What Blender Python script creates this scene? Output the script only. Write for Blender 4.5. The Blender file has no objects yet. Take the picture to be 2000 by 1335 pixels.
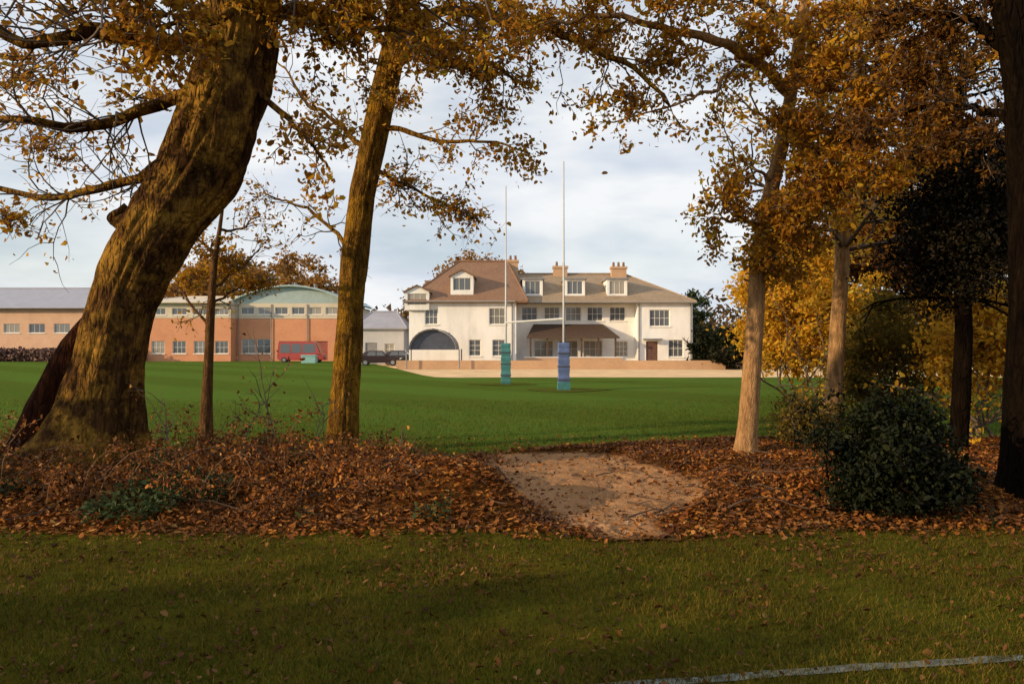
import bpy, bmesh, math, random
import numpy as np
from mathutils import Vector, Matrix, Quaternion, noise

# ------------------------------------------------------------------ camera, sky, sun, exposure
SC = bpy.context.scene
C = SC.collection
F = 1500.0          # focal length in pixels of the 2000 px wide photograph
HZ = 678.0          # horizon row
CH = 1.8            # camera height
FH = F * CH

cam_d = bpy.data.cameras.new('camera')
cam = bpy.data.objects.new('camera', cam_d)
C.objects.link(cam)
cam_d.sensor_width = 36.0
cam_d.lens = 36.0 * F / 2000.0
cam_d.clip_start = 0.05
cam_d.clip_end = 4000.0
cam.location = (0, 0, CH)
cam.rotation_euler = (math.radians(90) + math.atan((HZ - 667.5) / F), 0, 0)
SC.camera = cam

SUN_EL = math.radians(15.0)
SUN_AZ = math.radians(66.0)            # to the left of straight behind the camera
to_sun = Vector((-math.sin(SUN_AZ) * math.cos(SUN_EL), -math.cos(SUN_AZ) * math.cos(SUN_EL), math.sin(SUN_EL)))

world = bpy.data.worlds.new('World')
SC.world = world
world.use_nodes = True
nt = world.node_tree
nt.nodes.clear()
w_out = nt.nodes.new('ShaderNodeOutputWorld')
w_bg = nt.nodes.new('ShaderNodeBackground')
w_bg.inputs['Strength'].default_value = 0.15
w_sky = nt.nodes.new('ShaderNodeTexSky')
w_sky.sky_type = 'NISHITA'
w_sky.sun_disc = False
w_sky.sun_elevation = SUN_EL
w_sky.sun_rotation = math.atan2(to_sun.x, to_sun.y)
w_tc = nt.nodes.new('ShaderNodeTexCoord')
w_map = nt.nodes.new('ShaderNodeMapping')
w_map.inputs['Scale'].default_value = (1.3, 1.3, 4.2)
w_map.inputs['Rotation'].default_value = (0.0, 0.22, 0.5)
w_n1 = nt.nodes.new('ShaderNodeTexNoise')
w_n1.inputs['Scale'].default_value = 2.6
w_n1.inputs['Detail'].default_value = 9.0
w_n1.inputs['Roughness'].default_value = 0.5
w_n1.inputs['Distortion'].default_value = 0.25
w_r1 = nt.nodes.new('ShaderNodeValToRGB')
w_r1.color_ramp.elements[0].position = 0.24
w_r1.color_ramp.elements[0].color = (0.42, 0.42, 0.42, 1)
w_r1.color_ramp.elements[1].position = 0.54
w_r1.color_ramp.elements[1].color = (0.97, 0.97, 0.97, 1)
w_n2 = nt.nodes.new('ShaderNodeTexNoise')
w_n2.inputs['Scale'].default_value = 4.2
w_n2.inputs['Detail'].default_value = 4.0
w_cl = nt.nodes.new('ShaderNodeValToRGB')
w_cl.color_ramp.elements[0].position = 0.34
w_cl.color_ramp.elements[0].color = (4.35, 4.8, 5.5, 1)
w_cl.color_ramp.elements[1].position = 0.62
w_cl.color_ramp.elements[1].color = (6.25, 6.35, 6.45, 1)
w_mix = nt.nodes.new('ShaderNodeMix')
w_mix.data_type = 'RGBA'
L = nt.links.new
L(w_tc.outputs['Generated'], w_map.inputs['Vector'])
L(w_map.outputs['Vector'], w_n1.inputs['Vector'])
L(w_map.outputs['Vector'], w_n2.inputs['Vector'])
L(w_n1.outputs['Fac'], w_r1.inputs['Fac'])
L(w_n2.outputs['Fac'], w_cl.inputs['Fac'])
L(w_r1.outputs['Color'], w_mix.inputs['Factor'])
L(w_sky.outputs['Color'], w_mix.inputs['A'])
L(w_cl.outputs['Color'], w_mix.inputs['B'])
L(w_mix.outputs['Result'], w_bg.inputs['Color'])
L(w_bg.outputs['Background'], w_out.inputs['Surface'])

sun_d = bpy.data.lights.new('sun', 'SUN')
sun_d.energy = 5.0
sun_d.angle = math.radians(0.6)
sun_d.color = (1.0, 0.73, 0.43)
sun = bpy.data.objects.new('sun', sun_d)
C.objects.link(sun)
sun.rotation_euler = (-to_sun).to_track_quat('-Z', 'Y').to_euler()

SC.view_settings.view_transform = 'Standard'
SC.view_settings.look = 'None'
SC.view_settings.exposure = 0.0
SC.view_settings.gamma = 1.0
SC.view_settings.use_curve_mapping = False
SC.cycles.use_denoising = True
SC.cycles.max_bounces = 6
SC.cycles.transparent_max_bounces = 8

# ------------------------------------------------------------------ helpers
def at(px, py, d):
    """world point d metres ahead that falls on a pixel of the photograph"""
    return Vector(((px - 1000.0) / F * d, d, CH - (py - HZ) / F * d))

def tag(o, label=None, cat=None, group=None, kind=None):
    if label: o['label'] = label
    if cat: o['category'] = cat
    if group: o['group'] = group
    if kind: o['kind'] = kind
    return o

def empty(name, loc, rz=0.0):
    o = bpy.data.objects.new(name, None)
    C.objects.link(o)
    o.location = loc
    o.rotation_euler = (0, 0, rz)
    o.empty_display_size = 0.2
    return o

def link_mesh(name, me, m, parent=None):
    o = bpy.data.objects.new(name, me)
    C.objects.link(o)
    if m is not None and len(me.materials) == 0:
        me.materials.append(m)
    if parent is not None:
        o.parent = parent
    return o

def np_mesh(name, V, Fc, smooth=False):
    """mesh from numpy arrays, all faces with the same corner count"""
    V = np.asarray(V, dtype=np.float32); Fc = np.asarray(Fc, dtype=np.int32)
    me = bpy.data.meshes.new(name)
    me.vertices.add(len(V)); me.vertices.foreach_set('co', V.ravel())
    k = Fc.shape[1]
    me.loops.add(Fc.size); me.loops.foreach_set('vertex_index', Fc.ravel())
    me.polygons.add(len(Fc))
    me.polygons.foreach_set('loop_start', np.arange(0, Fc.size, k, dtype=np.int32))
    if smooth:
        me.polygons.foreach_set('use_smooth', np.ones(len(Fc), dtype=bool))
    me.update(calc_edges=True)
    me.validate()
    return me

class MB:
    """collects shapes into one mesh"""
    def __init__(s):
        s.v = []; s.f = []
    def add(s, vs, fs):
        b = len(s.v)
        s.v.extend([tuple(p) for p in vs])
        s.f.extend([tuple(i + b for i in f) for f in fs])
        return s
    def box(s, x0, x1, y0, y1, z0, z1):
        vs = [(x0,y0,z0),(x1,y0,z0),(x1,y1,z0),(x0,y1,z0),(x0,y0,z1),(x1,y0,z1),(x1,y1,z1),(x0,y1,z1)]
        return s.add(vs, [(0,3,2,1),(4,5,6,7),(0,1,5,4),(1,2,6,5),(2,3,7,6),(3,0,4,7)])
    def tube(s, pts, radii, n=6, cap=True, bump=None):
        pts = [Vector(p) for p in pts]
        m = len(pts)
        t = (pts[1] - pts[0]).normalized()
        a = Vector((1,0,0)) if abs(t.x) < 0.8 else Vector((0,1,0))
        u = t.cross(a).normalized()
        vs = []
        for i, p in enumerate(pts):
            t2 = (pts[min(i+1, m-1)] - pts[max(i-1, 0)])
            if t2.length > 1e-9: t2.normalize()
            else: t2 = t
            u = (u - t2 * u.dot(t2))
            if u.length < 1e-6: u = t2.orthogonal()
            u.normalize()
            w = t2.cross(u)
            for k in range(n):
                an = 2 * math.pi * k / n
                r = radii[i]
                dv = u * math.cos(an) + w * math.sin(an)
                if bump: r = r * bump(i, an, p, dv)
                vs.append(p + dv * r)
        fs = []
        for i in range(m - 1):
            for k in range(n):
                k2 = (k + 1) % n
                fs.append((i*n+k, i*n+k2, (i+1)*n+k2, (i+1)*n+k))
        if cap:
            fs.append(tuple(range(n-1, -1, -1)))
            fs.append(tuple((m-1)*n + k for k in range(n)))
        return s.add(vs, fs)
    def cyl(s, x, y, z0, z1, r, n=12, r2=None):
        return s.tube([(x,y,z0),(x,y,z1)], [r, r if r2 is None else r2], n)
    def build(s, name, m, parent=None, smooth=False, bevel=0.0):
        me = bpy.data.meshes.new(name)
        me.from_pydata(s.v, [], s.f)
        if smooth:
            for p in me.polygons: p.use_smooth = True
        me.update()
        if bevel > 0:
            bm = bmesh.new(); bm.from_mesh(me)
            bmesh.ops.bevel(bm, geom=bm.edges[:], offset=bevel, segments=2, affect='EDGES', profile=0.6)
            bm.to_mesh(me); bm.free()
        return link_mesh(name, me, m, parent)

def dup(root, loc=None, rz=None):
    r = root.copy(); C.objects.link(r)
    if loc is not None: r.location = loc
    if rz is not None: r.rotation_euler = (0, 0, rz)
    for ch in list(root.children):
        c = ch.copy(); C.objects.link(c); c.parent = r
        for g in ch.children:
            d = g.copy(); C.objects.link(d); d.parent = c
    return r

# ------------------------------------------------------------------ materials
def new_mat(name):
    m = bpy.data.materials.new(name)
    m.use_nodes = True
    t = m.node_tree
    b = t.nodes['Principled BSDF']
    return m, t, b

def noise_node(t, scale, detail=6.0, rough=0.6, vec=None, mscale=None, coord='Object'):
    n = t.nodes.new('ShaderNodeTexNoise')
    n.inputs['Scale'].default_value = scale
    n.inputs['Detail'].default_value = detail
    n.inputs['Roughness'].default_value = rough
    tc = t.nodes.new('ShaderNodeTexCoord')
    src = tc.outputs[coord]
    if mscale:
        mp = t.nodes.new('ShaderNodeMapping')
        mp.inputs['Scale'].default_value = mscale
        t.links.new(src, mp.inputs['Vector'])
        src = mp.outputs['Vector']
    t.links.new(src, n.inputs['Vector'])
    return n

def ramp(t, fac, stops):
    r = t.nodes.new('ShaderNodeValToRGB')
    e = r.color_ramp.elements
    while len(e) < len(stops): e.new(0.5)
    for i, (p, c) in enumerate(stops):
        e[i].position = p
        e[i].color = (c[0], c[1], c[2], 1)
    t.links.new(fac, r.inputs['Fac'])
    return r.outputs['Color']

def mixc(t, fac, a, b, mode='MIX'):
    n = t.nodes.new('ShaderNodeMix'); n.data_type = 'RGBA'; n.blend_type = mode
    for s, v in (('Factor', fac), ('A', a), ('B', b)):
        if isinstance(v, (int, float)): n.inputs[s].default_value = v
        elif isinstance(v, tuple): n.inputs[s].default_value = (v[0], v[1], v[2], 1)
        else: t.links.new(v, n.inputs[s])
    return n.outputs['Result']

def bump(t, b, h, strength=0.4, dist=0.02):
    n = t.nodes.new('ShaderNodeBump')
    n.inputs['Strength'].default_value = strength
    n.inputs['Distance'].default_value = dist
    t.links.new(h, n.inputs['Height'])
    t.links.new(n.outputs['Normal'], b.inputs['Normal'])

def simple(name, col, rough=0.7, var=0.25, scale=3.0, metal=0.0, bmp=0.0, bscale=40.0):
    m, t, b = new_mat(name)
    n = noise_node(t, scale, 8)
    lo = tuple(c * (1 - var) for c in col); hi = tuple(min(1, c * (1 + var)) for c in col)
    t.links.new(ramp(t, n.outputs['Fac'], [(0.3, lo), (0.7, hi)]), b.inputs['Base Color'])
    b.inputs['Roughness'].default_value = rough
    b.inputs['Metallic'].default_value = metal
    if bmp > 0:
        n2 = noise_node(t, bscale, 5)
        bump(t, b, n2.outputs['Fac'], bmp, 0.01)
    return m

def leaf_mat(name, stops, trans=0.54, rough=0.6, drift=1.3, tint=None):
    m = bpy.data.materials.new(name); m.use_nodes = True
    t = m.node_tree; t.nodes.clear()
    out = t.nodes.new('ShaderNodeOutputMaterial')
    geo = t.nodes.new('ShaderNodeNewGeometry')
    col = ramp(t, geo.outputs['Random Per Island'], stops)
    nz = noise_node(t, drift, 4, 0.6)
    col = mixc(t, ramp(t, nz.outputs['Fac'], [(0.42, (0, 0, 0)), (0.66, (0.62, 0.62, 0.62))]), col, tint or tuple(0.45 * x for x in stops[1][1]))
    d = t.nodes.new('ShaderNodeBsdfPrincipled')
    d.inputs['Roughness'].default_value = rough
    d.inputs['Specular IOR Level'].default_value = 0.12
    tr = t.nodes.new('ShaderNodeBsdfTranslucent')
    mx = t.nodes.new('ShaderNodeMixShader'); mx.inputs[0].default_value = trans
    t.links.new(col, d.inputs['Base Color']); t.links.new(col, tr.inputs['Color'])
    t.links.new(d.outputs[0], mx.inputs[1]); t.links.new(tr.outputs[0], mx.inputs[2])
    t.links.new(mx.outputs[0], out.inputs['Surface'])
    return m

def bark_mat(name, dark, mid, light, moss=None, mossamt=0.5, scale=9.0, bstr=0.9):
    m, t, b = new_mat(name)
    n = noise_node(t, scale, 9, 0.68, mscale=(1, 1, 0.22))
    c = ramp(t, n.outputs['Fac'], [(0.30, dark), (0.50, mid), (0.72, light)])
    if moss:
        n3 = noise_node(t, 2.1, 12, 0.74)
        r3 = ramp(t, n3.outputs['Fac'], [(0.5 - 0.2 * mossamt, (0, 0, 0)), (0.62, (1, 1, 1))])
        n4 = noise_node(t, 26, 4, 0.7)
        mc = ramp(t, n4.outputs['Fac'], [(0.3, tuple(x * 0.45 for x in moss)), (0.7, moss)])
        c = mixc(t, r3, c, mc)
    t.links.new(c, b.inputs['Base Color'])
    b.inputs['Roughness'].default_value = 0.92
    b.inputs['Specular IOR Level'].default_value = 0.03
    v = t.nodes.new('ShaderNodeTexVoronoi'); v.feature = 'DISTANCE_TO_EDGE'
    v.inputs['Scale'].default_value = scale * 1.5
    tc = t.nodes.new('ShaderNodeTexCoord'); mp = t.nodes.new('ShaderNodeMapping')
    mp.inputs['Scale'].default_value = (1, 1, 0.28)
    t.links.new(tc.outputs['Object'], mp.inputs['Vector'])
    nz = t.nodes.new('ShaderNodeTexNoise'); nz.inputs['Scale'].default_value = scale
    t.links.new(mp.outputs['Vector'], nz.inputs['Vector'])
    wv = mixc(t, 0.12, mp.outputs['Vector'], nz.outputs['Color'])
    t.links.new(wv, v.inputs['Vector'])
    hh = ramp(t, v.outputs['Distance'], [(0.0, (0, 0, 0)), (0.22, (1, 1, 1))])
    hm = mixc(t, 0.45, hh, n.outputs['Fac'])
    bump(t, b, hm, bstr, 0.05)
    return m

def grass_ground(name, a, bcol, ccol, scale=1.1):
    m, t, b = new_mat(name)
    n = noise_node(t, scale, 9, 0.62)
    c = ramp(t, n.outputs['Fac'], [(0.32, a), (0.5, bcol), (0.68, ccol)])
    n2 = noise_node(t, 55, 5, 0.7, mscale=(1, 0.35, 1))
    c = mixc(t, 0.55, c, ramp(t, n2.outputs['Fac'], [(0.3, tuple(x * 0.45 for x in a)), (0.7, tuple(min(1, x * 1.5) for x in ccol))]))
    t.links.new(c, b.inputs['Base Color'])
    b.inputs['Roughness'].default_value = 0.95
    b.inputs['Specular IOR Level'].default_value = 0.0
    n3 = noise_node(t, 90, 4, 0.7)
    bump(t, b, n3.outputs['Fac'], 0.8, 0.03)
    return m

def field_ground(name, a, bcol, ccol):
    m, t, b = new_mat(name)
    n = noise_node(t, 0.22, 9, 0.62)
    c = ramp(t, n.outputs['Fac'], [(0.30, a), (0.5, bcol), (0.68, ccol)])
    # mown bands a few metres wide, running across the pitch
    w = t.nodes.new('ShaderNodeTexWave'); w.bands_direction = 'DIAGONAL'
    w.inputs['Scale'].default_value = 0.055; w.inputs['Distortion'].default_value = 0.6; w.inputs['Detail'].default_value = 3
    tc = t.nodes.new('ShaderNodeTexCoord'); t.links.new(tc.outputs['Object'], w.inputs['Vector'])
    c = mixc(t, 0.5, c, ramp(t, w.outputs['Fac'], [(0.35, tuple(x * 0.72 for x in bcol)), (0.65, tuple(x * 1.30 for x in ccol))]))
    n2 = noise_node(t, 22, 6, 0.75, mscale=(1, 0.3, 1))
    c = mixc(t, 0.5, c, ramp(t, n2.outputs['Fac'], [(0.3, tuple(x * 0.5 for x in a)), (0.7, tuple(x * 1.4 for x in ccol))]))
    # muddy, leaf-flecked scuffs
    n4 = noise_node(t, 1.7, 8, 0.7)
    k = ramp(t, n4.outputs['Fac'], [(0.54, (0, 0, 0)), (0.70, (0.75, 0.75, 0.75))])
    c = mixc(t, k, c, (0.15, 0.105, 0.028))
    t.links.new(c, b.inputs['Base Color'])
    b.inputs['Roughness'].default_value = 1.0
    b.inputs['Specular IOR Level'].default_value = 0.0
    n3 = noise_node(t, 60, 4, 0.7)
    bump(t, b, n3.outputs['Fac'], 0.8, 0.04)
    return m

def sand_mat(name):
    m, t, b = new_mat(name)
    n = noise_node(t, 1.5, 10, 0.65)
    c = ramp(t, n.outputs['Fac'], [(0.28, (0.20, 0.095, 0.040)), (0.45, (0.38, 0.20, 0.090)), (0.7, (0.54, 0.30, 0.150))])
    n2 = noise_node(t, 45, 6, 0.75)
    c = mixc(t, 0.45, c, ramp(t, n2.outputs['Fac'], [(0.3, (0.17, 0.08, 0.034)), (0.55, (0.42, 0.225, 0.10)), (0.75, (0.60, 0.38, 0.21))]))
    v = t.nodes.new('ShaderNodeTexVoronoi'); v.inputs['Scale'].default_value = 24
    tc = t.nodes.new('ShaderNodeTexCoord'); t.links.new(tc.outputs['Object'], v.inputs['Vector'])
    c = mixc(t, ramp(t, v.outputs['Distance'], [(0.10, (0.6, 0.6, 0.6)), (0.2, (0, 0, 0))]), c, (0.10, 0.045, 0.02))
    at_ = t.nodes.new('ShaderNodeAttribute'); at_.attribute_name = 'inside'
    n6 = noise_node(t, 3.5, 10, 0.75)
    ad = t.nodes.new('ShaderNodeMath'); ad.operation = 'ADD'
    t.links.new(at_.outputs['Fac'], ad.inputs[0]); t.links.new(n6.outputs['Fac'], ad.inputs[1])
    soil = ramp(t, n2.outputs['Fac'], [(0.3, (0.045, 0.020, 0.007)), (0.7, (0.15, 0.065, 0.02))])
    c = mixc(t, ramp(t, ad.outputs[0], [(0.52, (0, 0, 0)), (0.92, (1, 1, 1))]), soil, c)
    t.links.new(c, b.inputs['Base Color'])
    b.inputs['Roughness'].default_value = 0.97
    b.inputs['Specular IOR Level'].default_value = 0.05
    n3 = noise_node(t, 14, 8, 0.7)
    bump(t, b, n3.outputs['Fac'], 0.9, 0.06)
    return m

def brick_mat(name, c1, c2, mortar, scale=1.0):
    m, t, b = new_mat(name)
    tc = t.nodes.new('ShaderNodeTexCoord')
    sep = t.nodes.new('ShaderNodeSeparateXYZ'); cmb = t.nodes.new('ShaderNodeCombineXYZ')
    ad = t.nodes.new('ShaderNodeMath'); ad.operation = 'ADD'
    t.links.new(tc.outputs['Object'], sep.inputs[0])
    t.links.new(sep.outputs[0], ad.inputs[0]); t.links.new(sep.outputs[1], ad.inputs[1])
    t.links.new(ad.outputs[0], cmb.inputs[0]); t.links.new(sep.outputs[2], cmb.inputs[1])
    br = t.nodes.new('ShaderNodeTexBrick')
    br.inputs['Scale'].default_value = scale
    br.inputs['Brick Width'].default_value = 0.225; br.inputs['Row Height'].default_value = 0.075
    br.inputs['Mortar Size'].default_value = 0.006
    br.inputs['Color1'].default_value = (*c1, 1); br.inputs['Color2'].default_value = (*c2, 1); br.inputs['Mortar'].default_value = (*mortar, 1)
    t.links.new(cmb.outputs[0], br.inputs['Vector'])
    n = noise_node(t, 0.5, 8)
    c = mixc(t, 0.35, br.outputs['Color'], ramp(t, n.outputs['Fac'], [(0.3, tuple(x * 0.6 for x in c1)), (0.7, c2)]), 'MIX')
    t.links.new(c, b.inputs['Base Color'])
    b.inputs['Roughness'].default_value = 0.9
    return m

def tile_mat(name, a, c):
    m, t, b = new_mat(name)
    tc = t.nodes.new('ShaderNodeTexCoord')
    w = t.nodes.new('ShaderNodeTexWave'); w.bands_direction = 'Z'; w.wave_profile = 'SAW'
    w.inputs['Scale'].default_value = 1.9; w.inputs['Distortion'].default_value = 0.3
    t.links.new(tc.outputs['Object'], w.inputs['Vector'])
    n = noise_node(t, 0.8, 9, 0.7); n2 = noise_node(t, 7, 4, 0.7, mscale=(1, 1, 1.6))
    cc = ramp(t, n.outputs['Fac'], [(0.3, a), (0.7, c)])
    cc = mixc(t, 0.5, cc, ramp(t, n2.outputs['Fac'], [(0.3, tuple(x * 0.5 for x in a)), (0.7, tuple(min(1, x * 1.35) for x in c))]))
    t.links.new(cc, b.inputs['Base Color'])
    b.inputs['Roughness'].default_value = 0.85
    bump(t, b, w.outputs['Fac'], 0.6, 0.04)
    return m

def glass_mat(name, tint=(0.05, 0.06, 0.07)):
    m, t, b = new_mat(name)
    b.inputs['Base Color'].default_value = (*tint, 1)
    b.inputs['Roughness'].default_value = 0.06
    b.inputs['Specular IOR Level'].default_value = 0.8
    n = noise_node(t, 1.2, 2)
    bump(t, b, n.outputs['Fac'], 0.05, 0.02)
    return m

def wall_mat(name, col):
    m, t, b = new_mat(name)
    n = noise_node(t, 0.7, 9, 0.65, mscale=(1, 1, 0.45))
    c = ramp(t, n.outputs['Fac'], [(0.28, tuple(x * 0.80 for x in col)), (0.55, col), (0.8, tuple(min(1, x * 1.06) for x in col))])
    t.links.new(c, b.inputs['Base Color'])
    b.inputs['Roughness'].default_value = 0.9
    n5 = noise_node(t, 2.2, 8, 0.7, mscale=(1, 1, 0.10))
    c2 = mixc(t, ramp(t, n5.outputs['Fac'], [(0.52, (0, 0, 0)), (0.72, (0.30, 0.30, 0.30))]), c, tuple(x * 0.55 for x in col))
    t.links.new(c2, b.inputs['Base Color'])
    n2 = noise_node(t, 30, 4); bump(t, b, n2.outputs['Fac'], 0.3, 0.01)
    return m

def paint_mat(name, col, rough=0.25):
    m, t, b = new_mat(name)
    n = noise_node(t, 2.0, 5)
    c = ramp(t, n.outputs['Fac'], [(0.3, tuple(x * 0.85 for x in col)), (0.7, col)])
    t.links.new(c, b.inputs['Base Color'])
    b.inputs['Roughness'].default_value = rough
    b.inputs['Coat Weight'].default_value = 0.4
    return m

M = {}
M['lawn'] = grass_ground('lawn_turf', (0.165, 0.075, 0.013), (0.120, 0.090, 0.011), (0.068, 0.095, 0.009), 0.9)
M['field'] = field_ground('field_turf', (0.105, 0.110, 0.018), (0.085, 0.130, 0.020), (0.075, 0.145, 0.024))
M['soil'] = grass_ground('leafy_soil', (0.050, 0.022, 0.007), (0.10, 0.040, 0.011), (0.15, 0.062, 0.015), 1.6)
M['earth'] = grass_ground('far_earth', (0.10, 0.07, 0.03), (0.10, 0.085, 0.03), (0.08, 0.09, 0.03), 0.2)
M['sand'] = sand_mat('worn_sandy_earth')
M['gravel'] = simple('tan_gravel', (0.66, 0.44, 0.22), 0.95, 0.22, 0.6, bmp=0.6, bscale=30)
M['worn'] = grass_ground('worn_turf', (0.105, 0.080, 0.022), (0.095, 0.095, 0.020), (0.080, 0.110, 0.018), 1.2)
M['line'] = simple('worn_white_line_paint', (0.15, 0.155, 0.13), 0.9, 0.6, 9, bmp=0.6, bscale=60)
M['oak_bark'] = bark_mat('oak_bark', (0.012, 0.006, 0.003), (0.050, 0.024, 0.009), (0.13, 0.062, 0.018), (0.38, 0.205, 0.034), 0.22)
M['root_bark'] = bark_mat('dark_red_root_bark', (0.008, 0.003, 0.002), (0.030, 0.010, 0.005), (0.07, 0.026, 0.010), None, 0, 9.0)
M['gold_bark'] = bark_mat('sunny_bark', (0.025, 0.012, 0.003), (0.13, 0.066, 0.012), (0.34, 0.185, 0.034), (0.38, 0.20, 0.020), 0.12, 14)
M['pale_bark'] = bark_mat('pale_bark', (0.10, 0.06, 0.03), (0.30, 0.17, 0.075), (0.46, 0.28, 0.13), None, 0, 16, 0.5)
M['brown_bark'] = bark_mat('brown_sapling_bark', (0.03, 0.016, 0.007), (0.10, 0.052, 0.022), (0.19, 0.105, 0.045), None, 0, 16, 0.5)
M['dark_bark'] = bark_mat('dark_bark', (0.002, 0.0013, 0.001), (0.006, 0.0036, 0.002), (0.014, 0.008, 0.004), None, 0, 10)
M['twig'] = simple('twig_bark', (0.11, 0.078, 0.056), 0.9, 0.4, 6)
AUT = [(0.0, (0.15, 0.062, 0.010)), (0.25, (0.36, 0.155, 0.014)), (0.55, (0.54, 0.27, 0.020)), (0.85, (0.60, 0.35, 0.026)), (1.0, (0.32, 0.25, 0.024))]
BRN = [(0.0, (0.06, 0.026, 0.008)), (0.4, (0.15, 0.062, 0.012)), (0.75, (0.27, 0.12, 0.016)), (1.0, (0.38, 0.19, 0.022))]
GLD = [(0.0, (0.46, 0.21, 0.016)), (0.4, (0.74, 0.40, 0.030)), (0.8, (0.80, 0.50, 0.045)), (1.0, (0.55, 0.44, 0.05))]
OLV = [(0.0, (0.10, 0.070, 0.012)), (0.5, (0.18, 0.13, 0.020)), (0.8, (0.30, 0.18, 0.022)), (1.0, (0.14, 0.14, 0.024))]
RUS = [(0.0, (0.045, 0.014, 0.006)), (0.30, (0.15, 0.048, 0.012)), (0.70, (0.36, 0.122, 0.021)), (0.95, (0.46, 0.19, 0.034)), (1.0, (0.48, 0.27, 0.08))]
M['leaf_autumn'] = leaf_mat('autumn_leaves', AUT, tint=(0.26, 0.10, 0.02))
M['leaf_brown'] = leaf_mat('brown_leaves', BRN)
M['leaf_gold'] = leaf_mat('golden_leaves', GLD, 0.48, tint=(0.50, 0.30, 0.03))
M['leaf_olive'] = leaf_mat('olive_leaves', OLV)
M['leaf_rust'] = leaf_mat('fallen_rust_leaves', RUS, 0.15, 0.55, 1.0, (0.075, 0.042, 0.022))
M['leaf_lawn'] = leaf_mat('lawn_leaf_litter', [(0.0, (0.05, 0.022, 0.008)), (0.5, (0.12, 0.050, 0.014)), (0.9, (0.19, 0.085, 0.022)), (1.0, (0.28, 0.15, 0.05))], 0.15)
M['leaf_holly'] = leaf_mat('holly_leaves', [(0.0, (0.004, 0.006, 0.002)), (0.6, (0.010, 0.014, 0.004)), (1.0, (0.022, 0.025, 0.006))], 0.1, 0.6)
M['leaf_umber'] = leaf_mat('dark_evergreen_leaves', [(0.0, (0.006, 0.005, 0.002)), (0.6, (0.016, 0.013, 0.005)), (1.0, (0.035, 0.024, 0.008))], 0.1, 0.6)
M['leaf_green'] = leaf_mat('dull_green_leaves', [(0.0, (0.03, 0.05, 0.018)), (1.0, (0.08, 0.11, 0.035))], 0.2)
M['far_gold'] = leaf_mat('far_brown_gold_leaves', [(0.0, (0.24, 0.115, 0.03)), (0.5, (0.38, 0.19, 0.045)), (1.0, (0.48, 0.27, 0.06))], 0.35)
M['far_wood'] = leaf_mat('far_wood_leaves', [(0.0, (0.05, 0.035, 0.018)), (0.5, (0.13, 0.075, 0.025)), (1.0, (0.20, 0.12, 0.03))], 0.25)
M['blade'] = leaf_mat('grass_blades', [(0.0, (0.042, 0.048, 0.004)), (0.5, (0.092, 0.098, 0.008)), (0.8, (0.16, 0.120, 0.014)), (1.0, (0.28, 0.16, 0.03))], 0.3)
M['blade_field'] = leaf_mat('field_blades', [(0.0, (0.060, 0.080, 0.008)), (0.6, (0.090, 0.125, 0.010)), (1.0, (0.16, 0.16, 0.02))], 0.3)
M['render'] = wall_mat('cream_render', (0.82, 0.815, 0.79))
M['white'] = simple('white_paint', (0.78, 0.76, 0.70), 0.5, 0.06, 3)
M['roof_warm'] = tile_mat('warm_clay_tiles', (0.16, 0.085, 0.050), (0.27, 0.150, 0.085))
M['roof_grey'] = tile_mat('weathered_brown_tiles', (0.19, 0.135, 0.085), (0.36, 0.265, 0.17))
M['brick'] = brick_mat('salmon_brick', (0.60, 0.22, 0.10), (0.68, 0.30, 0.15), (0.6, 0.46, 0.34))
M['brick_tan'] = brick_mat('tan_brick', (0.46, 0.27, 0.15), (0.55, 0.34, 0.19), (0.5, 0.42, 0.32))
M['glass'] = glass_mat('window_glass', (0.10, 0.11, 0.12))
M['glass_pale'] = glass_mat('pale_blind_glass', (0.20, 0.20, 0.19))
M['glass_curtain'] = glass_mat('curtained_glass', (0.30, 0.27, 0.22))
M['dark_wood'] = simple('dark_timber', (0.075, 0.045, 0.028), 0.7, 0.3, 4)
M['door'] = simple('brown_door_paint', (0.13, 0.065, 0.05), 0.5, 0.15, 4)
M['lead'] = simple('lead_grey_metal', (0.22, 0.22, 0.23), 0.5, 0.2, 4)
M['pipe'] = simple('grey_downpipe', (0.25, 0.24, 0.23), 0.6, 0.1, 4)
M['teal_roof'] = simple('pale_teal_metal_roof', (0.34, 0.44, 0.44), 0.45, 0.12, 1.5)
M['grey_roof'] = simple('lavender_grey_metal_roof', (0.30, 0.30, 0.34), 0.45, 0.12, 1.0)
M['cladding'] = simple('cream_cladding', (0.60, 0.52, 0.40), 0.6, 0.08, 1.0)
M['navy'] = simple('dark_blue_grey_canopy', (0.060, 0.070, 0.105), 0.5, 0.25, 2)
M['steel'] = simple('grey_white_steel_post', (0.48, 0.49, 0.50), 0.4, 0.08, 3)
M['pad_teal'] = simple('teal_pad_vinyl', (0.050, 0.19, 0.20), 0.5, 0.3, 3)
M['pad_blue'] = simple('blue_pad_vinyl', (0.090, 0.135, 0.30), 0.5, 0.3, 3)
M['car_dark'] = paint_mat('dark_maroon_car_paint', (0.035, 0.016, 0.018))
M['car_black'] = paint_mat('black_car_paint', (0.016, 0.016, 0.019))
M['car_grey'] = paint_mat('dark_grey_car_paint', (0.030, 0.030, 0.034))
M['car_red'] = paint_mat('red_vehicle_paint', (0.42, 0.045, 0.030), 0.3)
M['rubber'] = simple('tyre_rubber', (0.02, 0.02, 0.02), 0.85, 0.2, 8)
M['rim'] = simple('wheel_rim_alloy', (0.4, 0.4, 0.42), 0.35, 0.1, 8, 0.8)
M['lamp'] = simple('lamp_lens', (0.6, 0.6, 0.55), 0.15, 0.05, 8)
M['tail'] = simple('red_lamp_lens', (0.3, 0.02, 0.015), 0.2, 0.05, 8)
M['bin'] = simple('turquoise_plastic', (0.22, 0.42, 0.42), 0.5, 0.08, 3)

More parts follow.
